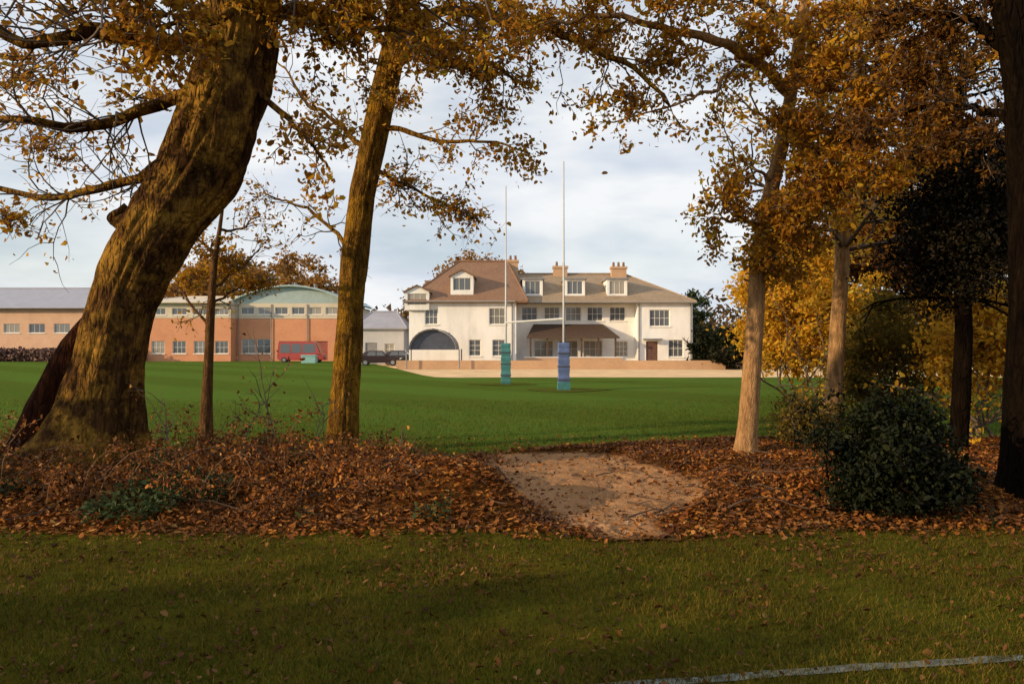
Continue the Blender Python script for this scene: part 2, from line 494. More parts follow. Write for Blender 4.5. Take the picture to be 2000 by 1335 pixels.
# ------------------------------------------------------------------ ground
def fbm(x, y, s, seed=0.0):
    return noise.noise((x * s + seed, y * s - seed, seed * 0.37))

def lawn_edge(x):
    return 7.25 + 0.18 * fbm(x, 0, 0.55, 3.1) + 0.10 * fbm(x, 0, 2.2, 8.4) + (0.035 * x * x * 0.10 if x > 0 else 0) + max(0.0, x - 2.5) * 0.08

def field_edge(x):
    b = 12.6 + max(0.0, min(1.0, (x + 1.0) / 5.0)) * 2.3
    return b + 0.3 * fbm(x, 0, 0.5, 5.0) + 0.12 * fbm(x, 0, 2.0, 9.0)

# worn earth track: left and right edge by distance ahead
PATH_ROWS = [(7.05, 0.85, 1.55), (7.4, 0.70, 1.55), (7.9, 0.42, 1.70), (8.4, 0.14, 1.95), (8.9, -0.08, 2.35), (9.4, -0.20, 2.55), (10.0, -0.32, 2.55), (10.8, -0.42, 2.30), (11.7, -0.42, 2.0), (12.5, -0.5, 1.6), (13.0, -0.45, 1.2)]
def path_span(y):
    if y <= PATH_ROWS[0][0] or y >= PATH_ROWS[-1][0]: return None
    for (a, l0, r0), (b, l1, r1) in zip(PATH_ROWS, PATH_ROWS[1:]):
        if a <= y <= b:
            k = (y - a) / (b - a)
            return (l0 + (l1 - l0) * k + 0.16 * fbm(0, y, 1.6, 2.0) + 0.09 * fbm(0, y, 5.5, 7.0), r0 + (r1 - r0) * k + 0.22 * fbm(0, y, 1.3, 12.0) + 0.10 * fbm(0, y, 5.0, 17.0))

def smooth01(t):
    t = max(0.0, min(1.0, t)); return t * t * (3 - 2 * t)

def height(x, y):
    e0, e1 = lawn_edge(x), field_edge(x)
    z = 0.02 * fbm(x, y, 0.5, 1.0) + 0.008 * fbm(x, y, 2.5, 2.0)
    if e0 - 0.4 < y < e1 + 0.5:
        k = smooth01((y - e0 + 0.4) / 1.5) * smooth01((e1 + 0.5 - y) / 1.8)
        hump = 0.12 + 0.11 * fbm(x, y, 0.8, 4.0) + 0.08 * fbm(x, y, 2.0, 6.0) + 0.03 * fbm(x, y, 5.0, 16.0)
        hump += 0.42 * math.exp(-((x + 0.75) / 0.75) ** 2 - ((y - 8.7) / 0.75) ** 2)
        hump += 0.18 * math.exp(-((x + 4.5) / 2.6) ** 2 - ((y - 9.6) / 1.3) ** 2)
        hump += 0.12 * math.exp(-((x - 4.6) / 1.6) ** 2 - ((y - 9.0) / 1.2) ** 2)
        sp = path_span(y)
        if sp:
            c, hw = (sp[0] + sp[1]) / 2, (sp[1] - sp[0]) / 2
            hump *= smooth01((abs(x - c) - hw * 0.75) / 0.5)
        z += k * hump
    return z

def strip_grid(xs, y0f, y1f, ny, dz=0.0, power=1.0):
    V = []; Fc = []
    nx = len(xs)
    for j in range(ny + 1):
        v = (j / ny) ** power
        for x in xs:
            a, b = y0f(x), y1f(x)
            y = a + (b - a) * v
            V.append((x, y, height(x, y) + dz))
    for j in range(ny):
        for i in range(nx - 1):
            Fc.append((j*nx+i, j*nx+i+1, (j+1)*nx+i+1, (j+1)*nx+i))
    return V, Fc

ground = MB().add([(-1500, -600, -0.25), (1500, -600, -0.25), (1500, 2500, -0.25), (-1500, 2500, -0.25)], [(0,1,2,3)]).build('ground', M['earth'])
tag(ground, 'wide earth and grass ground reaching to the horizon', 'ground', kind='structure')

xs = list(np.linspace(-12, 12, 121))
V, Fc = strip_grid(xs, lambda x: -12.0, lambda x: lawn_edge(x) + 0.10, 90, 0.004, 0.7)
lawn = link_mesh('lawn', np_mesh('lawn', V, Fc, True), M['lawn'])
tag(lawn, 'shaded mown lawn strewn with leaves in the foreground', 'lawn', kind='structure')
V, Fc = strip_grid(list(np.linspace(-22, 22, 221)), lambda x: lawn_edge(x), lambda x: field_edge(x) + 0.25, 60, 0.0)
bank = link_mesh('leafy_bank', np_mesh('leafy_bank', V, Fc, True), M['soil'])
tag(bank, 'leaf covered earth bank between the lawn and the playing field', 'bank', kind='structure')

# field: near edge follows the bank, the far edge runs off to 100 m on the left and 45 m on the right
def far_edge(px):
    if px < 690: return 100.0
    if px > 860: return 46.0
    k = (px - 690) / 170.0
    return 100.0 + (46.0 - 100.0) * smooth01(k) ** 0.6
V = []; Fc = []
pxs = list(np.linspace(-900, 2900, 153)); NR = 46
for j in range(NR + 1):
    for px in pxs:
        sl = (px - 1000) / F
        y0 = 12.6
        for _ in range(6): y0 = field_edge(max(-21, min(21, sl * y0)))
        y1 = far_edge(px)
        y = y0 * (y1 / y0) ** (j / NR)
        x = sl * y
        V.append((x, y, height(x, y) + 0.008 if y < 20 else 0.008 + 0.02 * fbm(x, y, 0.5, 1.0)))
n = len(pxs)
for j in range(NR):
    for i in range(n - 1):
        Fc.append((j*n+i, j*n+i+1, (j+1)*n+i+1, (j+1)*n+i))
field = link_mesh('playing_field', np_mesh('playing_field', V, Fc, True), M['field'])
tag(field, 'green grass playing field in front of the white house', 'field', kind='structure')

MB().add([(-60, 40, -0.05), (120, 40, -0.05), (120, 90, -0.05), (-60, 90, -0.05)], [(0,1,2,3)])
gr = MB().add([(-16, 44.5, -0.035), (70, 44.5, -0.035), (70, 86, -0.035), (-16, 86, -0.035)], [(0,1,2,3)]).build('forecourt', M['gravel'])
tag(gr, 'tan gravel forecourt in front of the white house', 'forecourt', kind='structure')

# worn path sheet on the bank
V = []; Fc = []; NX = 80; ys = list(np.linspace(7.08, 12.97, 210))
rf_ = random.Random(71); FOOT = []
for k in range(46):
    y = rf_.uniform(7.3, 12.6); l, r = path_span(y); FOOT.append((rf_.uniform(l + 0.15, r - 0.15), y, rf_.gauss(0.1, 0.35), rf_.uniform(0.012, 0.03)))
def prints(x, y):
    z = 0.0
    for fx_, fy_, fa, fd in FOOT:
        dx, dy = x - fx_, y - fy_
        if abs(dx) < 0.3 and abs(dy) < 0.3:
            u = (dx * math.cos(fa) + dy * math.sin(fa)) / 0.055; v = (-dx * math.sin(fa) + dy * math.cos(fa)) / 0.15
            q = u * u + v * v
            z += -fd * math.exp(-q ** 2) + fd * 0.5 * math.exp(-(q - 2.2) ** 2 * 1.5)
    return z
EDGE = []
for y in ys:
    l, r = path_span(y)
    for i in range(NX + 1):
        x = l + (r - l) * i / NX
        e = 0.014 - 0.03 * (1 if i in (0, NX) else 0)
        EDGE.append(min(1.0, min(i, NX - i) / NX * (r - l) / 0.45, (y - 7.08) / 0.5, (12.97 - y) / 0.6))
        V.append((x, y, prints(x, y) * (1 if 2 < i < NX - 2 else 0) + height(x, y) + e + (0.022 * fbm(x, y, 3.2, 21.0) + 0.010 * fbm(x, y, 9.0, 4.0) if 0 < i < NX else 0) + 0.012))
for j in range(len(ys) - 1):
    for i in range(NX):
        Fc.append((j*(NX+1)+i, j*(NX+1)+i+1, (j+1)*(NX+1)+i+1, (j+1)*(NX+1)+i))
pth = link_mesh('path', np_mesh('path', V, Fc, True), M['sand'])
at_ = pth.data.attributes.new('inside', 'FLOAT', 'POINT'); at_.data.foreach_set('value', EDGE)
tag(pth, 'worn sandy earth path through the leaves onto the playing field', 'path', kind='structure')

pb_ = MB(); rp = random.Random(61)
OCT = [(1,0,0),(-1,0,0),(0,1,0),(0,-1,0),(0,0,1),(0,0,-1)]
OF = [(0,2,4),(2,1,4),(1,3,4),(3,0,4),(2,0,5),(1,2,5),(3,1,5),(0,3,5)]
for k in range(420):
    y = rp.uniform(7.2, 12.6); l, r = path_span(y); x = rp.uniform(l - 0.05, r + 0.05)
    q = rp.choice([0.008, 0.011, 0.015, 0.024]) * rp.uniform(0.7, 1.3); a = rp.uniform(0, 6.28)
    vs = [(x + q * (v[0]*math.cos(a) - v[1]*math.sin(a)*0.7), y + q * (v[0]*math.sin(a) + v[1]*math.cos(a)*0.7), height(x, y) + 0.026 + q * v[2] * 0.55) for v in OCT]
    pb_.add(vs, OF)
o = pb_.build('pebbles', simple('pebble_stone', (0.30, 0.22, 0.15), 0.9, 0.4, 20))
tag(o, 'small pebbles scattered over the worn sandy path', 'pebbles', kind='stuff')
# white line painted on the lawn, running across the lower right corner
V = []; Fc = []
pa, pb = Vector((-7.0, 2.98)), Vector((9.0, 5.31))
dirv = (pb - pa).normalized(); nrm = Vector((-dirv.y, dirv.x))
NL = 240
for i in range(NL + 1):
    p = pa + (pb - pa) * i / NL
    hw = 0.042 * (1 + 0.35 * fbm(p.x, p.y, 9, 3.0))
    for s in (-1, 1):
        q = p + nrm * hw * s
        V.append((q.x, q.y, height(q.x, q.y) + 0.012))
for i in range(NL): Fc.append((2*i, 2*i+2, 2*i+3, 2*i+1))
ln = link_mesh('painted_line', np_mesh('painted_line', V, Fc), M['line'])
tag(ln, 'faded white painted pitch line across the lawn corner', 'line', kind='structure')

# ------------------------------------------------------------------ leaves, grass
rngn = np.random.default_rng(7)

LEAF_V = np.array([(0,0,0),(0.28,0.24,0.07),(0.72,0.27,0.05),(1,0,-0.06),(0.72,-0.27,0.05),(0.28,-0.24,0.07)], dtype=np.float32) - np.array([0.4,0,0], dtype=np.float32)
LEAF_F = np.array([(0,3,2,1),(0,5,4,3)], dtype=np.int32)
DIA_V = np.array([(-0.5,0,0),(0.05,0.32,0.06),(0.5,0,-0.04),(0.0,-0.32,0.05)], dtype=np.float32)
DIA_F = np.array([(0,1,2),(0,2,3)], dtype=np.int32)

def rand_rot(n, flat=None):
    if flat is None:
        q = rngn.normal(size=(n, 4))
    else:       # mostly lying flat
        a = rngn.uniform(0, 2*math.pi, n)
        tx = rngn.normal(0, flat, n); ty = rngn.normal(0, flat, n)
        q1 = np.stack([np.cos(a/2), 0*a, 0*a, np.sin(a/2)], 1)
        q2 = np.stack([np.ones(n), tx/2, ty/2, 0*a], 1)
        w1,x1,y1,z1 = q2.T; w2,x2,y2,z2 = q1.T
        q = np.stack([w1*w2-x1*x2-y1*y2-z1*z2, w1*x2+x1*w2+y1*z2-z1*y2, w1*y2-x1*z2+y1*w2+z1*x2, w1*z2+x1*y2-y1*x2+z1*w2], 1)
    q /= np.linalg.norm(q, axis=1, keepdims=True)
    w,x,y,z = q.T
    R = np.empty((n,3,3), dtype=np.float32)
    R[:,0,0]=1-2*(y*y+z*z); R[:,0,1]=2*(x*y-z*w); R[:,0,2]=2*(x*z+y*w)
    R[:,1,0]=2*(x*y+z*w); R[:,1,1]=1-2*(x*x+z*z); R[:,1,2]=2*(y*z-x*w)
    R[:,2,0]=2*(x*z-y*w); R[:,2,1]=2*(y*z+x*w); R[:,2,2]=1-2*(x*x+y*y)
    return R

def leaves_mesh(name, P, size, spread=0.35, flat=None, simple_leaf=False):
    P = np.asarray(P, dtype=np.float32); n = len(P)
    TV, TF = (DIA_V, DIA_F) if simple_leaf else (LEAF_V, LEAF_F)
    sz = size * np.exp(rngn.normal(0, spread, n)).astype(np.float32)
    sz = np.minimum(sz, size * 1.7)
    R = rand_rot(n, flat)
    W = np.stack([np.ones(n), rngn.uniform(0.5, 1.25, n), rngn.uniform(-1.5, 4.0, n)], 1).astype(np.float32)
    T = TV[None] * W[:, None, :]
    T[:, :, 2] += (TV[None, :, 0] ** 2) * rngn.uniform(-0.9, 0.9, n).astype(np.float32)[:, None]
    V = np.einsum('nij,nkj->nki', R, T) * sz[:, None, None] + P[:, None, :]
    Fc = (TF[None] + (np.arange(n) * len(TV))[:, None, None]).reshape(-1, TF.shape[1])
    return np_mesh(name, V.reshape(-1, 3), Fc)

def blades_mesh(name, P, h, w):
    n = len(P)
    a = rngn.uniform(0, 2*math.pi, n); hh = h * rngn.uniform(0.5, 1.3, n); ww = w * rngn.uniform(0.6, 1.3, n)
    lx = rngn.normal(0, 0.45, n) * hh; ly = rngn.normal(0, 0.45, n) * hh
    c, s = np.cos(a) * ww / 2, np.sin(a) * ww / 2
    V = np.empty((n, 3, 3), dtype=np.float32)
    V[:,0] = P; V[:,1] = P; V[:,2] = P
    V[:,0,0] -= c; V[:,0,1] -= s; V[:,1,0] += c; V[:,1,1] += s
    V[:,2,0] += lx; V[:,2,1] += ly; V[:,2,2] += hh
    return np_mesh(name, V.reshape(-1,3), np.arange(n*3, dtype=np.int32).reshape(-1,3))

def scatter(n, ymin, ymax, xlim, ok, power=1.0):
    out = []
    while len(out) < n:
        y = ymin + (ymax - ymin) * random.random() ** power
        x = random.uniform(-1, 1) * xlim(y)
        if ok(x, y): out.append((x, y, height(x, y)))
    return np.array(out, dtype=np.float32)

random.seed(11)
def on_line(x, y):
    t = (Vector((x, y)) - pa)
    return abs(t.dot(nrm)) < 0.038 and random.random() < 0.15
P = scatter(215000, 2.4, 7.9, lambda y: 0.70 * y + 2.2, lambda x, y: y < lawn_edge(x) + random.uniform(-0.4, 0.35) and not on_line(x, y) and fbm(x, y, 1.3, 30) + random.uniform(-0.6, 0.9) > -0.25, 1.15)
P[:, 2] += 0.002
o = link_mesh('lawn_grass', blades_mesh('lawn_grass', P, 0.045, 0.007), M['blade'])
tag(o, 'short grass blades growing on the foreground lawn', 'grass', kind='stuff')
P = scatter(60000, 12.4, 26, lambda y: 0.72 * y, lambda x, y: y > field_edge(max(-21, min(21, x))) + random.uniform(-0.15, 0.1), 1.7)
P[:, 2] += 0.004
o = link_mesh('field_grass', blades_mesh('field_grass', P, 0.06, 0.014), M['blade_field'])
tag(o, 'mown grass of the playing field', 'grass', kind='stuff')

def litter_ok(x, y):
    e0 = lawn_edge(x)
    if y < e0: 
        return random.random() < 0.05 + 0.16 * max(0, fbm(x, y, 0.9, 70.0)) * 2 + 0.5 * math.exp((y - e0) / 0.30) * (0.5 + fbm(x, y, 2.0, 44.0))
    if y > field_edge(x):
        return random.random() < 0.03 + 0.25 * math.exp((field_edge(x) - y) / 0.5)
    sp = path_span(y)
    if sp and sp[0] - 0.1 < x < sp[1] + 0.1:
        e = min(x - sp[0], sp[1] - x)
        return random.random() < 0.05 + 0.8 * math.exp(-max(e, 0) / 0.16) + 0.25 * max(0, fbm(x, y, 2.2, 33.0))
    return True
P = scatter(104000, 2.4, 15.5, lambda y: min(15, 0.72 * y + 1.8), litter_ok)
P[:, 2] += rngn.uniform(0.008, 0.05, len(P))
near = P[:, 1] < np.array([lawn_edge(float(q[0])) - 0.15 for q in P])
o = link_mesh('fallen_leaves', leaves_mesh('fallen_leaves', P[~near], 0.050, 0.42, 0.36), M['leaf_rust'])
tag(o, 'rust brown fallen leaves covering the bank', 'leaves', kind='stuff')
Q = P[near]; Q[:, 2] -= 0.004
o = link_mesh('lawn_leaves', leaves_mesh('lawn_leaves', Q, 0.037, 0.4, 0.5), M['leaf_lawn'])
tag(o, 'small brown leaves lying in the grass of the foreground lawn', 'leaves', kind='stuff')

# ------------------------------------------------------------------ trees
def catmull(pts, vals, step=6):
    out = []; rv = []
    n = len(pts)
    for i in range(n - 1):
        p0, p1, p2, p3 = pts[max(i-1, 0)], pts[i], pts[i+1], pts[min(i+2, n-1)]
        for k in range(step):
            t = k / step
            out.append(0.5 * ((2*p1) + (p2-p0)*t + (2*p0-5*p1+4*p2-p3)*t*t + (3*p1-p0-3*p2+p3)*t**3))
            rv.append(vals[i] + (vals[i+1]-vals[i]) * t)
    out.append(pts[-1]); rv.append(vals[-1])
    return out, rv

class Tree:
    def __init__(s, name, base, label, cat, group=None, seed=1):
        s.root = empty(name, base)
        s.base = Vector(base)
        tag(s.root, label, cat, group)
        s.wood = MB(); s.limbw = MB(); s.leaf = []; s.bark = None
        s.r = random.Random(seed)
        s.count = 0
    def trunk(s, pts, radii, m, sides=26, step=7, rough=0.10, flare=0.0, ridges=9, lump=0.18):
        P, R = catmull([Vector(p) for p in pts], radii, step)
        sd = s.r.uniform(0, 50)
        z0 = P[0].z
        def bf(i, an, p, dv):
            q = p + dv * R[i]
            v = 1.0 + lump * noise.noise((q.x*1.7 + sd, q.y*1.7, q.z*1.0))
            v += rough * noise.noise((math.cos(an)*ridges*0.55 + sd, math.sin(an)*ridges*0.55, q.z*1.3))
            v += rough * 0.5 * noise.noise((math.cos(an)*ridges*1.4 + sd, math.sin(an)*ridges*1.4, q.z*4.0))
            if sides > 40:
                g = abs(noise.noise((math.cos(an)*ridges*0.8 + sd, math.sin(an)*ridges*0.8, q.z*0.9 + 0.4*math.sin(an*3))))
                v += 0.055 * min(1.0, g * 5.0) - 0.04
            if flare > 0:
                k = math.exp(-(p.z - z0) / 0.42)
                v += flare * k * (0.6 + 0.7 * max(0, math.cos(an * 2.5 + sd)) + 0.3 * math.cos(an*4 + sd*2))
            return v
        mb = MB(); mb.tube([p - s.base for p in P], R, sides, True, bf)
        s.tpts, s.trad = P, R
        s.bark = m
        o = mb.build('trunk', m, s.root, smooth=True)
        return o
    def twig_leaves(s, pts, n, jit):
        for _ in range(int(n * 1.3 + s.r.random())):
            k = s.r.random() * (len(pts) - 1); i = int(k); f = k - i
            p = pts[i].lerp(pts[min(i+1, len(pts)-1)], f)
            s.leaf.append((p.x + s.r.gauss(0, jit), p.y + s.r.gauss(0, jit), p.z + s.r.gauss(0, jit) - 0.02))
    def grow(s, p, d, Ln, rad, lvl, leafn, up=0.05, wig=0.28, kids=(3, 5), jit=0.08, droop=0.0):
        r = s.r; n = 5 if lvl > 0 else 4
        d = d.normalized(); pts = [p.copy()]
        for i in range(n):
            d = (d + Vector((r.gauss(0, wig), r.gauss(0, wig), r.gauss(0, wig) + up - droop * i / n))).normalized()
            pts.append(pts[-1] + d * (Ln / n))
        rad = max(rad, 0.0035)
        s.wood.tube([q - s.base for q in pts], [rad * (1 - 0.68 * i / n) for i in range(n+1)], 7 if lvl > 1 else (5 if lvl == 1 else 3), False)
        if lvl <= 1 and leafn > 0:
            s.twig_leaves(pts, leafn if lvl == 0 else leafn // 2, jit)
        if lvl > 0:
            for _ in range(r.randint(*kids)):
                t = r.uniform(0.25, 1.0); k = t * n; i = min(int(k), n-1)
                q = pts[i].lerp(pts[i+1], k - i)
                ax = (pts[i+1] - pts[i]).normalized()
                side = ax.orthogonal().normalized(); side.rotate(Quaternion(ax, r.uniform(0, 6.283)))
                an = r.uniform(0.45, 1.05)
                nd = ax * math.cos(an) + side * math.sin(an)
                s.grow(q, nd, Ln * r.uniform(0.42, 0.68) * (1.15 - 0.4*t), rad * 0.55, lvl - 1, leafn, up, wig, kids, jit, droop)
        return pts
    def limb(s, pts, r0, r1, leafn, ntwig, tlen, lvl=1, start=0.15, up=0.02, droop=0.0, jit=0.08, kids=(3, 5), sides=9):
        """a hand-laid branch with twigs sprouting along it"""
        P, R = catmull([Vector(p) for p in pts], [r0 + (r1 - r0) * i / (len(pts)-1) for i in range(len(pts))], 6)
        sd = s.r.uniform(0, 99)
        P = [q + Vector((noise.noise((i*0.35+sd, 0, 0)), noise.noise((0, i*0.35+sd, 0)), noise.noise((0, 0, i*0.35+sd)))) * (0.10 if i else 0) for i, q in enumerate(P)]
        s.limbw.tube([q - s.base for q in P], R, sides, True, lambda i, an, p, dv: 1 + 0.22 * noise.noise((p.x*4, p.y*4 + an, p.z*4)))
        for _ in range(ntwig):
            t = s.r.uniform(start, 1.0) ; k = t * (len(P) - 1); i = min(int(k), len(P) - 2)
            q = P[i].lerp(P[i+1], k - i)
            ax = (P[i+1] - P[i]).normalized()
            side = ax.orthogonal().normalized(); side.rotate(Quaternion(ax, s.r.uniform(0, 6.283)))
            an = s.r.uniform(0.5, 1.2)
            nd = ax * math.cos(an) + side * math.sin(an)
            s.grow(q, nd, tlen * s.r.uniform(0.6, 1.25) * (1.1 - 0.35*t), min(R[i] * 0.45, 0.014 if lvl == 1 else 0.03), lvl, leafn, up, 0.26, kids, jit, droop)
        return P
    def crown_from(s, p, n, Ln, rad, lvl, leafn, elev=(0.1, 1.2), az=None, **kw):
        for k in range(n):
            a = s.r.uniform(0, 6.283) if az is None else s.r.uniform(*az)
            e = s.r.uniform(*elev)
            d = Vector((math.cos(a)*math.cos(e), math.sin(a)*math.cos(e), math.sin(e)))
            s.grow(p, d, Ln * s.r.uniform(0.75, 1.2), rad, lvl, leafn, **kw)
    def finish(s, leafmat, size, wood=None, spread=0.3, simple_leaf=False, wname='branches'):
        if s.limbw.f:
            s.limbw.build('limbs', s.bark or M['twig'], s.root, smooth=True)
        if s.wood.f:
            s.wood.build(wname, wood or M['twig'], s.root, smooth=True)
        if s.leaf:
            P = np.array(s.leaf, dtype=np.float32) - np.array(s.base, dtype=np.float32)
            o = link_mesh('crown', leaves_mesh('crown', P, size, spread, None, simple_leaf), leafmat, s.root)
            s.count = len(s.leaf)
        return s.root

def blob_leaves(t, c, rx, ry, rz, n, clumps, cl=0.28, twigs=True):
    """leaf clumps spread through an uneven volume"""
    r = t.r
    for _ in range(clumps):
        while True:
            q = Vector((r.uniform(-1, 1), r.uniform(-1, 1), r.uniform(-1, 1)))
            if q.length < 1 and q.length > 0.25 * r.random(): break
        q = Vector((c[0] + q.x*rx, c[1] + q.y*ry, c[2] + q.z*rz))
        s_ = cl * r.uniform(0.5, 1.4)
        if twigs:
            cc = Vector(c); o_ = q - cc
            t.wood.tube([cc + o_ * 0.1 - t.base, cc + o_ * 0.6 + Vector((r.gauss(0, .06), r.gauss(0, .06), r.gauss(0, .06))) - t.base, q - t.base], [0.012, 0.009, 0.006], 3, False)
            for _ in range(4):
                e = q + Vector((r.gauss(0, 1), r.gauss(0, 1), r.gauss(0, 0.7))) * s_ * 1.3
                t.wood.tube([q - t.base, (q + e) / 2 + Vector((r.gauss(0, .02), r.gauss(0, .02), 0)) - t.base, e - t.base], [0.005, 0.004, 0.003], 3, False)
        for _ in range(int(1.25 * n / clumps)):
            t.leaf.append((q.x + r.gauss(0, s_), q.y + r.gauss(0, s_), q.z + r.gauss(0, s_ * 0.7)))

def A(px, py, d): return at(px, py, d)

# --- the big leaning oak on the left
DO = 10.0
b = A(168, 955, DO); b.z = height(b.x, b.y) - 0.1
t1 = Tree('oak_tree', (b.x, b.y, b.z), 'massive mossy oak trunk leaning right in the left foreground', 'tree', seed=5)
tp = [Vector((b.x, b.y, b.z)), A(182, 860, DO), A(198, 780, DO), A(216, 700, DO), A(234, 606, DO), A(264, 530, DO), A(310, 445, DO), A(360, 375, DO), A(402, 300, DO+0.05), A(438, 190, DO+0.1), A(462, 100, DO+0.2), A(478, 10, DO+0.4), A(500, -140, DO+0.7), A(540, -330, DO+1.0)]
t1.trunk(tp, [0.60, 0.50, 0.455, 0.425, 0.40, 0.42, 0.45, 0.465, 0.49, 0.47, 0.47, 0.44, 0.38, 0.30], M['oak_bark'], sides=120, step=18, rough=0.10, flare=0.50, ridges=13, lump=0.16)
tv = [Vector(p) for p in tp]
bt = MB()
bp, brr = catmull([A(30, 945, DO-0.1), A(62, 860, DO), A(100, 770, DO+0.05), A(150, 680, DO+0.1), A(200, 600, DO+0.15)], [0.30, 0.25, 0.22, 0.19, 0.10], 10)
bt.tube([p - t1.base for p in bp], brr, 30, True, lambda i, an, p, dv: 1 + 0.16 * noise.noise((p.x*3 + dv.x, p.y*3 + dv.y, p.z*1.5)) + 0.08 * noise.noise((dv.x*5, dv.y*5, p.z*3)))
bt.build('buttress_root', M['root_bark'], t1.root, smooth=True)
# broken stub on the left flank, limbs
t1.limb([A(300, 465, DO), A(250, 438, DO-0.1), A(225, 412, DO-0.15)], 0.20, 0.13, 0, 0, 0.5, sides=12)
t1.limb([A(400, 260, DO), A(300, 330, DO+0.6), A(180, 370, DO+1.0), A(70, 385, DO+1.2), A(-90, 340, DO+1.4)], 0.09, 0.03, 3, 24, 1.25, 1, 0.2)
t1.limb([A(400, 170, DO), A(290, 210, DO+0.2), A(150, 250, DO), A(20, 230, DO-0.3), A(-120, 260, DO-0.3)], 0.10, 0.03, 3, 27, 1.25, 1, 0.25)
t1.limb([A(450, 60, DO+0.2), A(330, 90, DO-0.8), A(200, 60, DO-1.6), A(60, 80, DO-1.8), A(-90, 20, DO-2)], 0.13, 0.04, 3, 22, 1.3, 1, 0.25)
t1.limb([A(480, -20, DO+0.4), A(350, -60, DO-1), A(230, -80, DO-2), A(90, -120, DO-2.4), A(-120, -160, DO-2.4)], 0.16, 0.06, 2, 12, 1.5, 2, 0.2, kids=(2, 4))
t1.limb([A(460, 150, DO+0.1), A(555, 225, DO-0.1), A(600, 270, DO-0.5), A(640, 330, DO-0.6)], 0.05, 0.015, 9, 10, 0.6, 1, 0.3, droop=0.1)
t1.limb([A(470, 60, DO+0.3), A(590, 20, DO+0.4), A(680, 40, DO+0.3), A(790, 70, DO+0.4)], 0.10, 0.03, 14, 16, 1.0, 1, 0.15)
t1.limb([A(490, -60, DO+0.5), A(640, -80, DO), A(800, -60, DO-0.3), A(960, -10, DO-0.4)], 0.14, 0.04, 12, 18, 1.2, 2, 0.15, kids=(2, 4))
t1.limb([A(470, 5, DO+0.3), A(420, 40, DO-0.7), A(370, 30, DO-1.4), A(300, 70, DO-1.7)], 0.06, 0.02, 14, 12, 0.8, 1, 0.2)
for (px, py, dd, rr, nn) in [(330, 30, -1.5, 0.5, 500), (560, 20, 0.2, 0.4, 420), (640, 60, 0.3, 0.4, 420), (760, 20, 0.2, 0.5, 600), (690, 10, 0, 0.45, 450), (520, -20, -0.4, 0.4, 380), (230, 60, -1.6, 0.4, 260), (90, 290, 1.0, 0.4, 190), (260, 190, 0.6, 0.35, 170), (150, 20, -1.2, 0.5, 200), (40, 140, -0.5, 0.45, 170), (20, 430, 0.5, 0.3, 160)]:
    blob_leaves(t1, A(px, py, DO + dd), rr, rr, rr * 0.6, nn, 12, 0.11)
t1.crown_from(tv[-1], 7, 3.2, 0.16, 2, 3, (0.2, 1.3))
t1.crown_from(tv[-2], 4, 3.0, 0.14, 2, 2, (0.0, 0.8))
t1.finish(M['leaf_autumn'], 0.074)

# --- slender golden trunk left of centre
D2 = 13.2
b = A(668, 882, D2); b.z = height(b.x, b.y) - 0.08
t2 = Tree('oak_tree', (b.x, b.y, b.z), 'slender golden lit tree curving upward left of the white house', 'tree', seed=9)
tp = [Vector((b.x, b.y, b.z)), A(672, 790, D2), A(680, 690, D2), A(685, 590, D2), A(695, 480, D2), A(708, 380, D2), A(728, 280, D2), A(748, 180, D2), A(768, 90, D2), A(782, 0, D2), A(800, -150, D2), A(850, -320, D2)]
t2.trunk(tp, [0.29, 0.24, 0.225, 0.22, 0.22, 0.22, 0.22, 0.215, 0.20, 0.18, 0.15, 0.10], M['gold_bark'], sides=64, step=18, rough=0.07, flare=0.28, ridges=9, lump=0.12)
tv = [Vector(p) for p in tp]
t2.limb([A(755, 150, D2), A(820, 90, D2-0.4), A(900, 90, D2-0.8), A(970, 130, D2-1), A(1010, 165, D2-1)], 0.085, 0.02, 14, 18, 0.95, 1, 0.2, droop=0.08)
t2.limb([A(735, 240, D2), A(790, 255, D2-0.2), A(860, 275, D2-0.4), A(950, 275, D2-0.6), A(1035, 300, D2-0.7)], 0.055, 0.012, 9, 13, 0.75, 1, 0.2, droop=0.05)
t2.limb([A(715, 330, D2), A(770, 350, D2+0.2), A(840, 385, D2+0.4), A(920, 420, D2+0.4)], 0.05, 0.012, 5, 14, 0.85, 1, 0.2, droop=0.06)
t2.limb([A(770, 60, D2), A(870, 20, D2-0.6), A(1000, 40, D2-1.2), A(1120, 75, D2-1.8), A(1240, 135, D2-2.2), A(1310, 200, D2-2.4)], 0.11, 0.02, 9, 22, 0.95, 1, 0.2, droop=0.05)
t2.limb([A(690, 500, D2), A(640, 440, D2+0.4), A(580, 400, D2+0.8), A(520, 380, D2+1)], 0.045, 0.012, 2, 14, 0.85, 1, 0.2)
t2.limb([A(725, 300, D2), A(660, 240, D2+0.3), A(600, 200, D2+0.5), A(540, 110, D2+0.8)], 0.055, 0.012, 5, 14, 0.95, 1, 0.2)
t2.limb([A(760, 100, D2), A(720, 40, D2-0.6), A(680, 0, D2-1), A(600, -50, D2-1.2)], 0.07, 0.02, 12, 14, 0.9, 1, 0.1)
t2.limb([A(775, 40, D2), A(800, 60, D2-0.7), A(830, 110, D2-1.2), A(850, 150, D2-1.4)], 0.04, 0.012, 14, 10, 0.7, 1, 0.1, droop=0.1)
